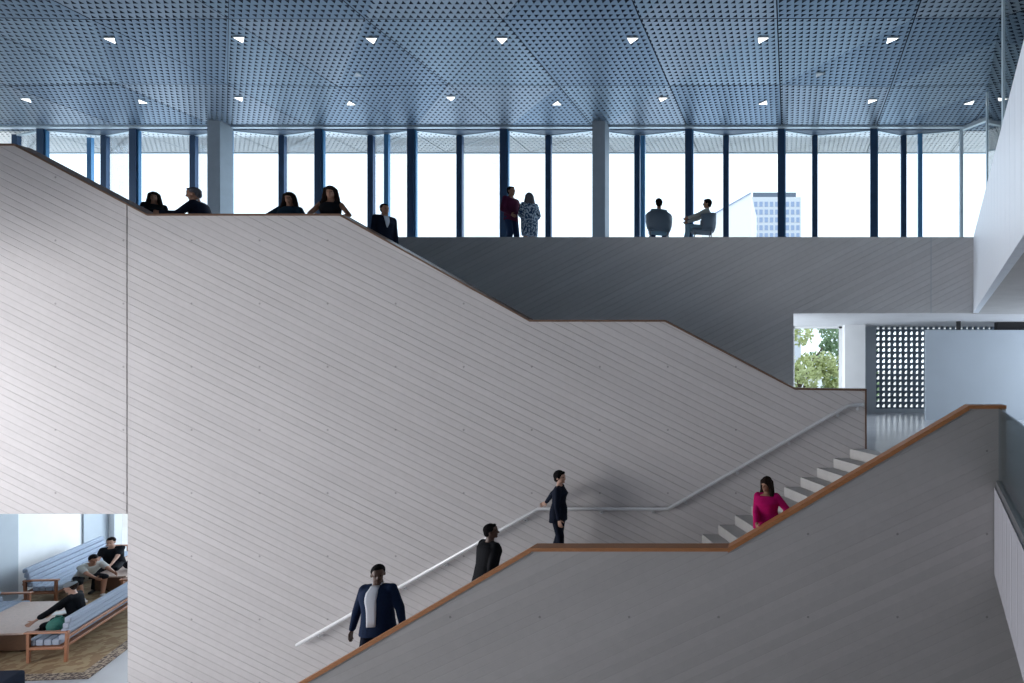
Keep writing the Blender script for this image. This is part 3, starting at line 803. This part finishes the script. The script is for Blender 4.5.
        for q in (-.026, 0, .026): cone_sphere(body, Wr+D*.015+Sd*q*.6, .014, Wr+D*.085+Sd*q, .0135, 8)
        for q, ln in ((.033, .068), (.011, .078), (-.011, .072), (-.033, .056)):
            b0 = Wr+D*.088+Sd*q; b1 = b0+(D+nrm*.25+Sd*q*2).normalized()*ln*.5; b2 = b1+(D*.75+nrm*.65).normalized()*ln*.5
            cone_sphere(body, b0, .0095, b1, .0088, 8, 3); cone_sphere(body, b1, .0088, b2, .0075, 8, 3)
        t0 = Wr+D*.028+Sd*.030; t1 = t0+(D*.55+Sd*.75+nrm*.2).normalized()*.035; t2 = t1+(D*.85+Sd*.25+nrm*.3).normalized()*.032
        cone_sphere(body, t0, .012, t1, .0105, 8, 3); cone_sphere(body, t1, .0105, t2, .0085, 8, 3)
    legs = {}
    for sx in (1, -1):
        Hp = hipc+XA*.088*sx-T*.03; F = V(feet.get(sx, (.10*sx, .02, .085)))
        K, A = ik(Hp, F, .42, .415, V(knees.get(sx, (.05*sx, -1, 0)))); legs[sx] = (Hp, K, A)
        cone_sphere(body, Hp, .082*(.5+w*.5), K, .054); cone_sphere(body, K, .052, K*.65+A*.35+V((0,.012,0)), .053); cone_sphere(body, K*.65+A*.35+V((0,.012,0)), .053, A, .036)
        cone_sphere(body, A+V((0,.02,-.045)), .032, A+V((.01*sx,-.15,-.055)), .026)
    base = fuse('person', body, M[skin], fine, 2)
    def part(nm, bm, mat, vx=.011, it=4): return fuse(nm, bm, M[mat], vx, it, base)
    # eyes
    bm = BM()
    ellipsoid(bm, H(.029, -.079, .006), (.011, .006, .006), R3, 8, 6); o = obj('eye', bm, M['eye'], base, True)
    bm = BM(); ellipsoid(bm, H(-.029, -.079, .006), (.011, .006, .006), R3, 8, 6); obj('eye', bm, M['eye'], base, True)
    # lower clothes
    hmax = .10
    if lower in ('trousers', 'shorts'):
        bm = BM(); loft(bm, rings(-.10, .15, .014))
        for sx in (1, -1):
            Hp, K, A = legs[sx]
            cone_sphere(bm, Hp, .094*(.5+w*.5), K, .070)
            if lower == 'trousers':
                cone_sphere(bm, K, .068, A+V((0,.005,.02)), .058)
        part('trousers' if lower == 'trousers' else 'shorts', bm, lowmat)
    if lower != 'none' or True:
        for sx in (1, -1):
            A = legs[sx][2]; bm = BM()
            cone_sphere(bm, A+V((0,.025,-.04)), .040, A+V((.01*sx,-.165,-.052)), .034); cone_sphere(bm, A+V((0,.0,-.02)), .045, A+V((0,-.03,-.035)), .045)
            part('shoe', bm, shoe, .011, 2)
    # upper clothes
    bm = BM()
    if top[0] == 'jacket':
        rr = rings(-.02, .455, .022)
        hem = hipc-T*.17
        loft(bm, [(hem, XA, FW, .198*w, .145*w), (hipc-T*.08, XA, FW, .190*w, .138*w)]+rr+[(hipc+T*.485, XU, FU, .085, .066)])
        for sx in (1, -1):
            S, E, Wr = arms[sx]; a = .058*(1+(w-1)*.3)*g
            cone_sphere(bm, S, a+.010, E, .055*g); cone_sphere(bm, E, .056*g, Wr*.97+E*.03, .040*g)
            cone_sphere(bm, S-XU*sx*.09+T*.030, .048*g, S+T*.0, .066*g)
    elif top[0] in ('blouse', 'dress', 'tee'):
        rr = rings(-.02, .455, .016)
        if top[0] == 'dress':
            loft(bm, [(V((hipc.x, hipc.y, hipc.z-.42)), XA, FW, .20, .16), (V((hipc.x, hipc.y, hipc.z-.20)), XA, FW, .215, .155)]+rings(.06, .455, .03)+[(hipc+T*.48, XU, FU, .085, .068)])
        else:
            loft(bm, [(hipc-T*.10, XA, FW, .185*w, .13*w)]+rr+[(hipc+T*(.462 if top[0] == 'blouse' else .48), XU, FU, .085, .066)])
        for sx in (1, -1):
            S, E, Wr = arms[sx]; a = .058*(1+(w-1)*.6)*g
            q = {'long': 1., 'short': .62, 'elbow': 1.35}.get(sleeves, 1.)
            if sleeves == 'none': cone_sphere(bm, S-XU*sx*.08+T*.03, .045, S-XU*sx*.03+T*.01, .056); continue
            if sleeves == 'short': cone_sphere(bm, S, a+.008, S+(E-S)*.62, .062*g)
            else:
                cone_sphere(bm, S, a+.008, E, .060*g)
                e2 = Wr if sleeves == 'long' else E+(Wr-E)*.55
                cone_sphere(bm, E, .058*g, e2, (.045 if sleeves == 'long' else .062)*g)
            cone_sphere(bm, S-XU*sx*.09+T*.028, .046*g, S, .062*g)
    part({'jacket': 'jacket', 'blouse': 'blouse', 'dress': 'dress', 'tee': 'shirt'}[top[0]], bm, top[1])
    if shirt:      # shirt front seen between the lapels
        bm = BM(); pts = []
        def fr(t, x, add=.0):
            best = min(TR, key=lambda q: abs(q[0]-t)); import bisect
            ks = [q for q in TR]; 
            for i in range(len(ks)-1):
                if ks[i][0] <= t <= ks[i+1][0]:
                    f = (t-ks[i][0])/(ks[i+1][0]-ks[i][0]); rx = ks[i][1]+f*(ks[i+1][1]-ks[i][1]); ry = ks[i][2]+f*(ks[i+1][2]-ks[i][2]); fs = ks[i][3]+f*(ks[i+1][3]-ks[i][3]); break
            b_ = w if t < .46 else 1.; rx = max(rx*b_+.022, .10); ry = ry*b_+.024
            y = ry*(max(0, 1-abs(x/rx)**2.3))**(1/2.3)
            return hipc+T*t+FU*(y-fs+add)+XU*x
        rowsT = [(-.02, .055), (.08, .058), (.16, .060), (.24, .064), (.32, .070), (.38, .074), (.43, .072), (.47, .058), (.50, .045)] if shirt == 'open' else [(.22, .006), (.28, .026), (.34, .040), (.40, .048), (.44, .050), (.48, .045)]
        vs = []
        for t, hw_ in rowsT: vs.append([(bm.verts.new(fr(t, hw_*k/3, .008)), bm.verts.new(fr(t, hw_*k/3, -.03))) for k in range(-3, 4)])
        for i in range(len(vs)-1):
            for k in range(6):
                for l in (0, 1): bm.faces.new([vs[i][k][l], vs[i][k+1][l], vs[i+1][k+1][l], vs[i+1][k][l]])
            for k in (0, 6): bm.faces.new([vs[i][k][0], vs[i][k][1], vs[i+1][k][1], vs[i+1][k][0]])
        for i in (0, -1):
            for k in range(6): bm.faces.new([vs[i][k][0], vs[i][k+1][0], vs[i][k+1][1], vs[i][k][1]])
        so = obj('shirt', bm, M['shirt'], base, True)
        bm = BM()
        for sx in (1, -1): cone_sphere(bm, hipc+T*.455+FU*.062+XU*.012*sx, .012, hipc+T*.515+XU*.058*sx+FU*.01, .013)
        cone_sphere(bm, hipc+T*.515+XU*.055-FU*.03, .013, hipc+T*.515-XU*.055-FU*.03, .013)
        fuse('collar', bm, M['shirt'], .008, 1, so)
    # hair
    bm = BM()
    ellipsoid(bm, H(0, .030, .040), (.083, .094, .090), R3, 20, 14)
    if hairstyle == 'short':
        ellipsoid(bm, H(0, .062, -.005), (.068, .052, .075), R3, 16, 12)
        ellipsoid(bm, H(0, -.032, .096), (.055, .032, .022), R3, 12, 8)
    elif hairstyle == 'bob':
        ellipsoid(bm, H(0, .035, .040), (.092, .105, .100), R3, 20, 14)
        ellipsoid(bm, H(0, .060, -.015), (.080, .062, .075), R3, 16, 12)
        ellipsoid(bm, H(0, -.036, .086), (.066, .040, .032), R3, 12, 8)
    elif hairstyle == 'long':
        ellipsoid(bm, H(0, .020, .045), (.092, .100, .095), R3, 20, 14)
        D = V((0, 0, -1))
        for sx in (1, -1):
            cone_sphere(bm, H(.064*sx, -.006, .055), .042, H(.090*sx, .018, -.09), .042)
            cone_sphere(bm, H(.090*sx, .018, -.09), .042, H(.112*sx, -.010, -.13)+D*.09, .040)
            cone_sphere(bm, H(.112*sx, -.010, -.13)+D*.09, .040, H(.105*sx, -.05, -.14)+D*.16, .020)
            cone_sphere(bm, H(.045*sx, .07, .02), .05, H(.055*sx, .085, -.12)+D*.06, .045)
        cone_sphere(bm, H(0, .07, .02), .055, H(0, .085, -.12)+D*.10, .045)
    elif hairstyle == 'cap':
        ellipsoid(bm, H(0, .058, -.01), (.068, .048, .065), R3, 16, 12)
    part('hair', bm, hair, .008, 2)
    if hairstyle == 'cap':
        bm = BM(); ellipsoid(bm, H(0, .014, .060), (.092, .106, .070), R3, 20, 14)
        cone_sphere(bm, H(-.03, -.08, .065), .012, H(-.025, -.135, .045), .009); cone_sphere(bm, H(.03, -.08, .065), .012, H(.025, -.135, .045), .009); cone_sphere(bm, H(0, -.08, .068), .016, H(0, -.145, .048), .010)
        part('cap', bm, 'greycap', .008, 2)
    k = height/1.75
    base.location = loc; base.rotation_euler = (0, 0, math.radians(face)); base.scale = (k, k, k)
    base['lowest_foot'] = 0.
    del base['lowest_foot']
    tag(base, label, 'person', group)
    return base
def px_loc(px, d, z): return ((px-CX)/FPX*d, d, z)
def headtop_h(py, d, z): return EYE+(CY-py)/FPX*d-z       # height a figure needs for its crown to reach photo row py

# --- on the main stairs
d = 540/66.5; x = (378-791)/66.5
zt = tread_z(x, d)
person((x, d, zt), 6, 1.92, 'man in navy suit jacket and open white shirt coming down the stairs', ('jacket', 'navy'), 'skinB', 'hairblack', 'short',
       hands={1: (.33, .0, .80), -1: (-.33, -.02, .78)}, poles={1: (.8, .6, 0), -1: (-.8, .6, 0)}, shirt='open', lowmat='navyD', headyaw=.55, headpitch=.1, bulk=1.12, fine=.0075,
       feet={1: (.10, .03, .085), -1: (-.12, -.05, .085)})
P1 = (x, d, zt)
d = 540/67.; x = (486-791)/67.; zt2 = tread_z(x, d)
person((x, d, zt2), 150, min(1.9, max(1.6, headtop_h(521, d, zt2))), 'man in black jacket seen from behind, climbing the stairs by the oak cap', ('jacket', 'blackwool'), 'skinB', 'hairblack', 'short',
       lean=.12, hands={1: (.24, -.10, .82), -1: (-.24, .08, .80)}, headyaw=-.65, fine=.0075, bulk=1.14, lowmat='blackwool',
       feet={1: (.10, -.12, .085), -1: (-.10, .10, .085)})
d = 540/56.6; x = (558.5-791)/56.6; z3 = ZL
hR = P(541, rail_y(541), dH)
k3 = 1.72/1.75
lx = (hR.x-x)/k3; ly = (hR.y-d)/k3; lz = (hR.z+.04-z3)/k3
# faces +X (image right): local -Y -> world +X  (rotation +90): local x = world y, local y = -world x
person((x, d, z3), 80, 1.66, 'woman in dark navy suit with short black hair, hand trailing on the wall handrail', ('jacket', 'navyD'), 'skinC', 'hairblack', 'bob', female=True,
       hip=(0, .0, .94), lean=.04, hands={1: (.28, .50, .97), -1: (-.22, -.16, .82)}, poles={1: (.2, .6, .6), -1: (-.3, .9, 0)}, twist=.4, headyaw=-.05, headpitch=.0,
       feet={1: (.08, .16, .085), -1: (-.08, -.10, .085)}, lowmat='navyD', fine=.0075, bulk=.95, handdir=((.1, .6, -.35), None))
d = 540/67.5; x = (767-791)/67.5; z4 = tread_z(x, d)
person((x, d, z4), -12, min(1.72, max(1.5, headtop_h(473.5, d, z4))), 'woman in magenta blouse with long dark hair leaning at the oak cap', ('blouse', 'pink'), 'skinD', 'hairbrown', 'long', female=True,
       hands={1: (.30, -.16, .98), -1: (-.10, -.27, .93)}, poles={1: (.9, .4, -.2), -1: (-.9, .3, -.2)}, headyaw=-.35, headpitch=.12, sleeves='elbow', lowmat='blackwool', bulk=1.3, fine=.0075,
       handdir=(None, (.5, -.6, -.1)))
# --- upper landing, behind the cap of the pale wall
def upper(px, s, py, **kw):
    d = 540/s; x = (px-791)/s; z = upper_z(x)
    h = headtop_h(py, d, z); return (x, d, z), h+.05
lo, h = upper(154, 50.5, 192.5)
person(lo, 60, h, 'woman with long dark hair at the left end of the upper landing rail', ('blouse', 'blackwool'), 'skinD', 'hairbrown', 'long', female=True, hands={1: (.18, -.30, 1.02), -1: (-.20, -.30, 1.02)}, headyaw=-.3, fine=.009, lean=.05)
lo, h = upper(201, 51.5, 187.5)
person(lo, -62, h+.03, 'man in dark suit with grey hair leaning on the upper landing rail', ('jacket', 'navyD'), 'skinD', 'hairgrey', 'short', lean=.28, hip=(0, .08, .92), hands={1: (.14, -.46, 1.12), -1: (-.12, -.48, 1.12)}, shirt='open', headpitch=.25, headyaw=.15, poles={1: (.6, .2, -1), -1: (-.6, .2, -1)}, bulk=1.05)
bm = BM(); box(bm, -.04, .04, -.006, .006, -.075, .075); o = obj('phone', bm, M['dial']); bevel(o, .005)
o.location = (P(186, 0, 10.42).x, 10.42, P(0, 210, 10.42).z); o.rotation_euler = (0, PI/2*.9, .3); tag(o, 'dark phone held by the grey-haired man at the upper landing rail', 'phone')
lo, h = upper(290, 51.5, 192.5)
person(lo, 10, h, 'woman with long hair and dark teal jacket at the middle of the upper landing rail', ('jacket', 'tealdark'), 'skinD', 'hairbrown', 'long', female=True, hands={1: (.22, -.30, 1.05), -1: (-.22, -.30, 1.05)}, poles={1: (1, .2, -.3), -1: (-1, .2, -.3)}, headyaw=.2, bulk=1.05)
lo, h = upper(331, 51.5, 186)
person(lo, 14, h, 'woman with long dark hair and sleeveless black top at the right of the upper rail', ('blouse', 'blackwool'), 'skinD', 'hairbrown', 'long', female=True, hands={1: (.20, -.26, 1.06), -1: (-.10, -.30, 1.06)}, poles={1: (1, .3, -.3), -1: (-1, .3, -.3)}, sleeves='none', headyaw=.25)
lo, h = upper(384.5, 50.5, 210.5)
person(lo, 58, min(1.80, max(1.55, h)), 'man in dark suit and white shirt stepping down the upper flight', ('jacket', 'navyD'), 'skinD', 'hairblack', 'short', hands={1: (.20, -.1, .82), -1: (-.20, .06, .8)}, shirt='v', bulk=.95, headyaw=.1)
# --- gallery, by the windows
def gal(px, s, py):
    d = 540/s; return ((px-791)/s, d, ZU), headtop_h(py, d, ZU)
lo, h = gal(511, 37, 183)
person(lo, 70, min(1.9, h), 'man in maroon shirt and dark jeans partly behind a window post', ('blouse', 'maroon'), 'skinD', 'hairblack', 'short', hands={1: (.22, -.30, 1.02), -1: (-.20, -.20, .95)}, lowmat='denim', fine=.010)
lo, h = gal(529.5, 37, 191)
person(lo, -150, max(1.6, h), 'woman in blue and white patterned knee-length dress by the windows', ('dress', 'dress'), 'skinC', 'hairgrey', 'long', female=True, hands={1: (.20, -.22, 1.05), -1: (-.20, -.22, 1.05)}, lower='none', fine=.010, sleeves='elbow', bulk=1.12)

SEAT = dict(hip=(0, .05, .50), feet={1: (.13, -.46, .085), -1: (-.13, -.46, .085)}, knees={1: (.1, -.3, 1), -1: (-.1, -.3, 1)})
# armchairs with dark shell
def lounge_chair(loc, face, label, cup):
    t = thing('armchair', loc, math.radians(face), label, 'chair')
    bm = BM(); n = 14; rows_ = []
    for j, (z, ro, ri) in enumerate(((.40, .27, .23), (.50, .31, .285), (.62, .33, .305), (.76, .335, .31))):
        row = []
        for k in range(n+1):
            a = PI*(-.08+1.16*k/n); back = max(0, math.sin(a))
            zz = z+(.10*back if j == 3 else 0)
            row.append((bm.verts.new((math.cos(a)*ro, math.sin(a)*ro*.95, zz)), bm.verts.new((math.cos(a)*ri, math.sin(a)*ri*.95, zz))))
        rows_.append(row)
    for j in range(3):
        for k in range(n):
            for l in (0, 1): bm.faces.new([rows_[j][k][l], rows_[j][k+1][l], rows_[j+1][k+1][l], rows_[j+1][k][l]])
        for k in (0, n): bm.faces.new([rows_[j][k][0], rows_[j][k][1], rows_[j+1][k][1], rows_[j+1][k][0]])
    for j in (0, 3):
        for k in range(n): bm.faces.new([rows_[j][k][0], rows_[j][k+1][0], rows_[j][k+1][1], rows_[j][k][1]])
    obj('shell', bm, M['chairshell'] if cup else M['chairwood'], t, True)
    bm = BM(); box(bm, -.26, .26, -.30, .22, .36, .43); bevel(obj('seat', bm, M['chairshell'], t), .03)
    for sx in (1, -1):
        for sy in (1, -1):
            bm = BM(); tube(bm, [(.2*sx, .18*sy-.03, .37), (.27*sx, .25*sy-.03, 0)], .015, 8, .011); obj('leg', bm, M['chairwood'], t, True)
    return t
lo, h = gal(659, 39.5, 206)
person((lo[0], lo[1], ZU), -165, 1.70, 'person in pale blue jacket seated on the gallery with back turned', ('jacket', 'paleblue'), 'skinD', 'hairblack', 'bob', female=True, hands={1: (.18, -.34, .72), -1: (-.18, -.34, .72)}, lowmat='denim', fine=.010, lean=.10, **SEAT)
lounge_chair((lo[0], lo[1], ZU), -165, 'armchair under the person in the pale blue jacket', True)
lo, h = gal(703, 39.5, 206)
person((lo[0], lo[1], ZU), -78, 1.70, 'seated person facing left in the gallery chair right of the dark post', ('tee', 'greytee'), 'skinD', 'hairblack', 'bob', female=True, hands={1: (.20, -.36, .70), -1: (-.20, -.36, .70)}, lowmat='paleblue', fine=.010, lean=-.12, **SEAT)
lounge_chair((lo[0]+.02, lo[1], ZU), -78, 'dark shell armchair facing left on the gallery', True)

# ================================================================== LOUNGE
U = Vector((-.467, .884, 0)); Vv = Vector((-1, -.06, 0)).normalized()
def sheared(name, origin, label, cat, group=None): return thing(name, origin, 0, label, cat, group)
def lp(u, v, z): return U*u+Vv*v+Vector((0, 0, z))
def lbox(bm, u0, u1, v0, v1, z0, z1, sl=0.):
    """box in the furniture's own skewed frame; sl leans it in v with height"""
    pts = [lp(u0,v0,z0), lp(u1,v0,z0), lp(u1,v1,z0), lp(u0,v1,z0), lp(u0,v0+sl,z1), lp(u1,v0+sl,z1), lp(u1,v1+sl,z1), lp(u0,v1+sl,z1)]
    vs = [bm.verts.new(p) for p in pts]
    for q in ((0,3,2,1),(4,5,6,7),(0,1,5,4),(1,2,6,5),(2,3,7,6),(3,0,4,7)): bm.faces.new([vs[i] for i in q])
def sofa(origin, L, flip, label):
    """back at v=0 (flip -1: seat towards -v)"""
    f = flip; t = sheared('bench_sofa', origin, label, 'sofa', 'channel-tufted bench sofas')
    def B(name, mat, *boxes, bev=.0, par=None):
        bm = BM()
        for (u0,u1,v0,v1,z0,z1,*sl) in boxes: lbox(bm, u0, u1, f*v0, f*v1, z0, z1, f*(sl[0] if sl else 0))
        o = obj(name, bm, M[mat], par or t)
        if bev: bevel(o, bev, 3)
        return o
    for i in range(4): B('back_roll', 'fabric', (.03, L-.03, .04-.035*i, .17-.035*i, .44+.118*i, .555+.118*i), bev=.028)
    for i in range(4): B('seat_roll', 'fabric', (.05, L-.05, .16+.155*i, .31+.155*i, .33, .455), bev=.028)
    B('seat_frame', 'teak', (0, L, .06, .76, .27, .325), bev=.008)
    B('back_rail', 'teak', (0, L, -.04, .0, .50, .56), (0, L, .02, .06, .30, .35), bev=.008)
    for u in (.0, L-.06):
        for v0, v1, z1 in ((.0, .06, .62), (.70, .76, .60)): B('leg', 'teak', (u, u+.06, v0, v1, 0, z1, -.03 if v0 == 0 else .0), bev=.008)
        B('arm_rest', 'teak', (u-.02, u+.08, -.03, .80, .60, .635), bev=.012)
    return t
sofa(Vector((-14.72, 10.97, ZG)), 3.1, 1, 'grey-blue bench sofa nearest the camera, seen from its back, with the man in the cap')
sofa(Vector((-19.25, 13.55, ZG)), 3.0, -1, 'grey-blue bench sofa against the white wall with two people')
sofa(Vector((-17.65, 10.50, ZG)), 2.65, -1, 'grey-blue bench sofa at the left edge beside the near table')
def table(C_, L, Wd, label):
    t = thing('low_table', C_, 0, label, 'table', 'lounge tables')
    bm = BM(); lbox(bm, 0, L, 0, Wd, .43, .47); bevel(obj('table_top', bm, M['tabletop'], t), .006)
    bm = BM(); lbox(bm, .10, L-.10, .12, Wd-.12, .06, .43); bevel(obj('base', bm, M['darkwood'], t), .01)
    return t
t1 = table(Vector((-15.85, 11.25, ZG)), 1.75, 1.45, 'low pale-topped table between the near sofas')
t2 = table(Vector((-17.55, 14.25, ZG)), 2.2, .95, 'low pale-topped table beside the farther pair of people')
bm = BM(); lbox(bm, -.3, 5.8, -.5, 3.5, 0, .012); o = obj('rug', bm, M['rug']); o.location = (-14.55, 10.85, ZG+.001); tag(o, 'brown patterned rug under the lounge sofas', 'rug')
bm = BM(); lbox(bm, -.55, 6.0, -.75, -.5, 0, .012); lbox(bm, -.55, -.3, -.5, 3.5, 0, .012); b_ = obj('rug_border', bm, M['rugborder'], o)
# dark ottoman in the corner
bm = BM(); lbox(bm, 0, .92, 0, 1.6, .12, .42); o = obj('ottoman', bm, M['navyD']); o.location = (-13.75, 9.2, ZG); bevel(o, .05, 3); tag(o, 'dark upholstered ottoman in the bottom left corner', 'ottoman')
bm = BM(); lbox(bm, .06, .84, .06, 1.54, 0.013, .12); obj('plinth', bm, M['darkwood'], o)
def seatloc(px, s): return ((px-791)/s, 540/s, ZG)
# man in cap, sits on the near sofa facing the table
person((-15.72, 11.85, ZG), -62, 1.74, 'man in black shirt and grey cap sitting on the nearest sofa', ('tee', 'blackwool'), 'skinC', 'hairbrown', 'cap', lean=.16, hands={1: (.30, -.46, .62), -1: (-.24, -.44, .62)}, poles={1: (.8, 0, -.4), -1: (-.8, 0, -.4)},
       sleeves='elbow', headpitch=.15, lowmat='blackwool', fine=.009, hip=(0, .05, .56), feet={1: (.16, -.50, .09), -1: (-.14, -.52, .09)}, knees={1: (.1, -.3, 1), -1: (-.1, -.3, 1)})
person((-18.62, 14.85, ZG), 30, 1.80, 'bearded man in black t-shirt sitting at the far table', ('tee', 'blackwool'), 'skinC', 'hairbrown', 'short', lean=.30, hands={1: (.16, -.56, .66), -1: (-.14, -.56, .64)}, sleeves='short', headpitch=.25, lowmat='blackwool', bulk=1.1,
       hip=(0, .05, .56), feet={1: (.16, -.46, .09), -1: (-.16, -.46, .09)}, knees={1: (.1, -.3, 1), -1: (-.1, -.3, 1)})
person((-18.30, 14.0, ZG), 72, 1.78, 'man in grey t-shirt and dark shorts leaning forward on the far sofa', ('tee', 'greytee'), 'skinD', 'hairblack', 'short', lean=.80, hands={1: (.22, -.80, .64), -1: (-.10, -.82, .62)}, poles={1: (.6, .2, -1), -1: (-.6, .2, -1)}, sleeves='short', headpitch=.5, lower='shorts', lowmat='blackwool', shoe='whiteshoe',
       hip=(0, .05, .56), feet={1: (.16, -.36, .09), -1: (-.16, -.34, .09)}, knees={1: (.3, -.5, 1), -1: (-.3, -.5, 1)})
# backpack
bm = BM(); ellipsoid(bm, (0, 0, .15), (.19, .15, .16)); ellipsoid(bm, (.03, -.10, .12), (.13, .08, .10)); o = fuse('backpack', bm, M['green'], .012, 3)
p = (-15.32, 11.30, ZG+.46); o.location = p; tag(o, 'green backpack on the near end of the nearest sofa', 'backpack')
bm = BM(); tube(bm, [(-.08,0,.29),(-.05,0,.345),(.05,0,.345),(.08,0,.29)], .012, 8); obj('handle', bm, M['green'], o, True)
# bag on the far table, laptop
bm = BM(); ellipsoid(bm, (0, 0, .12), (.24, .15, .13)); ellipsoid(bm, (.1, .02, .16), (.12, .12, .10)); o = fuse('shoulder_bag', bm, M['blackwool'], .012, 3)
o.location = (-17.95, 14.75, ZG+.475); tag(o, 'soft black bag on the far table in front of the two men', 'bag')
bm = BM(); tube(bm, [(-.15,0,.18),(-.1,-.02,.30),(.1,-.02,.31),(.16,0,.2)], .012, 8); obj('strap', bm, M['blackwool'], o, True)
bm = BM(); box(bm, -.17, .17, -.12, .12, 0, .015); o = obj('laptop', bm, M['dial']); o.location = (-18.4, 15.75, ZG+.473); o.rotation_euler = (0, 0, .5); tag(o, 'dark laptop at the far end of the far table', 'laptop')
bm = BM(); prism(bm, [(-.17,.12,.015),(.17,.12,.015),(.17,.20,.22),(-.17,.20,.22)], (0, .008, .003)); obj('screen', bm, M['dial'], o)
bm = BM(); box(bm, -.15, .15, -.105, .105, 0, .004); o = obj('paper_sheet', bm, M['paper']); o.location = (-16.45, 12.15, ZG+.472); o.rotation_euler = (0, 0, .5); tag(o, 'white sheet of paper on the near table by the man in the cap', 'paper')
# ================================================================== CAMERA AND LIGHT
cam = bpy.data.cameras.new('camera'); co = bpy.data.objects.new('camera', cam); C.objects.link(co)
co.location = (0, 0, EYE); co.rotation_euler = (PI/2, 0, 0)
cam.sensor_width = 36; cam.lens = FPX/1024*36
cam.shift_x = (512-CX)/1024; cam.shift_y = (CY-341.5)/1024
cam.clip_end = 1000
bpy.context.scene.camera = co
wd = bpy.data.worlds.new('world'); bpy.context.scene.world = wd; wd.use_nodes = True
nt = wd.node_tree; bg = nt.nodes['Background']; bg.inputs[0].default_value = (.84, .93, 1., 1); bg.inputs[1].default_value = 1.9
def area(name, loc, to, sx, sy, power, col):
    l = bpy.data.lights.new(name, 'AREA'); l.shape = 'RECTANGLE'; l.size = sx; l.size_y = sy; l.energy = power; l.color = col
    o = bpy.data.objects.new(name, l); C.objects.link(o); o.location = loc
    o.rotation_euler = (Vector(to)-Vector(loc)).to_track_quat('-Z', 'Y').to_euler(); return o
# daylight entering the tall side window
area('daylight_side_window', (XL-.35, (WY0+WY1)/2, (WZ0+WZ1)/2), (0, (WY0+WY1)/2, (WZ0+WZ1)/2), WY1-WY0, WZ1-WZ0, 2950, (1., .975, .98))
# daylight through the gallery windows behind
area('daylight_gallery_windows', (-10, 17.7, 6.7), (-10, 5, 6.0), 28, 4, 550, (.72, .86, 1.))
area('added_fill_right', (9.3, 12.7, 1.35), (0, 12.7, 1.2), 6.2, 2.3, 260, (.80, .90, 1.))  # fill added from out of view to brighten the middle floor and soffit
area('daylight_lounge_window', (-17.5, 18.6, -2.6), (-17.5, 10, -3.2), 8, 3.4, 420, (.82, .91, 1.))
area('added_fill_opening', (-3.15, dD+2.6, 1.4), (2, dD+4.0, 1.3), 4.6, 2.2, 240, (.85, .93, 1.))  # hidden fill added behind the gallery wall to brighten the opening
sc = bpy.context.scene
sc.view_settings.view_transform = 'Standard'; sc.view_settings.look = 'None'; sc.view_settings.gamma = 1.; sc.view_settings.exposure = 0.
sc.view_settings.use_curve_mapping = False
sc.cycles.max_bounces = 8; sc.cycles.diffuse_bounces = 5; sc.cycles.transparent_max_bounces = 16
sc.cycles.use_denoising = True
sc.cycles.sample_clamp_indirect = 6
sc.cycles.caustics_reflective = False; sc.cycles.caustics_refractive = False
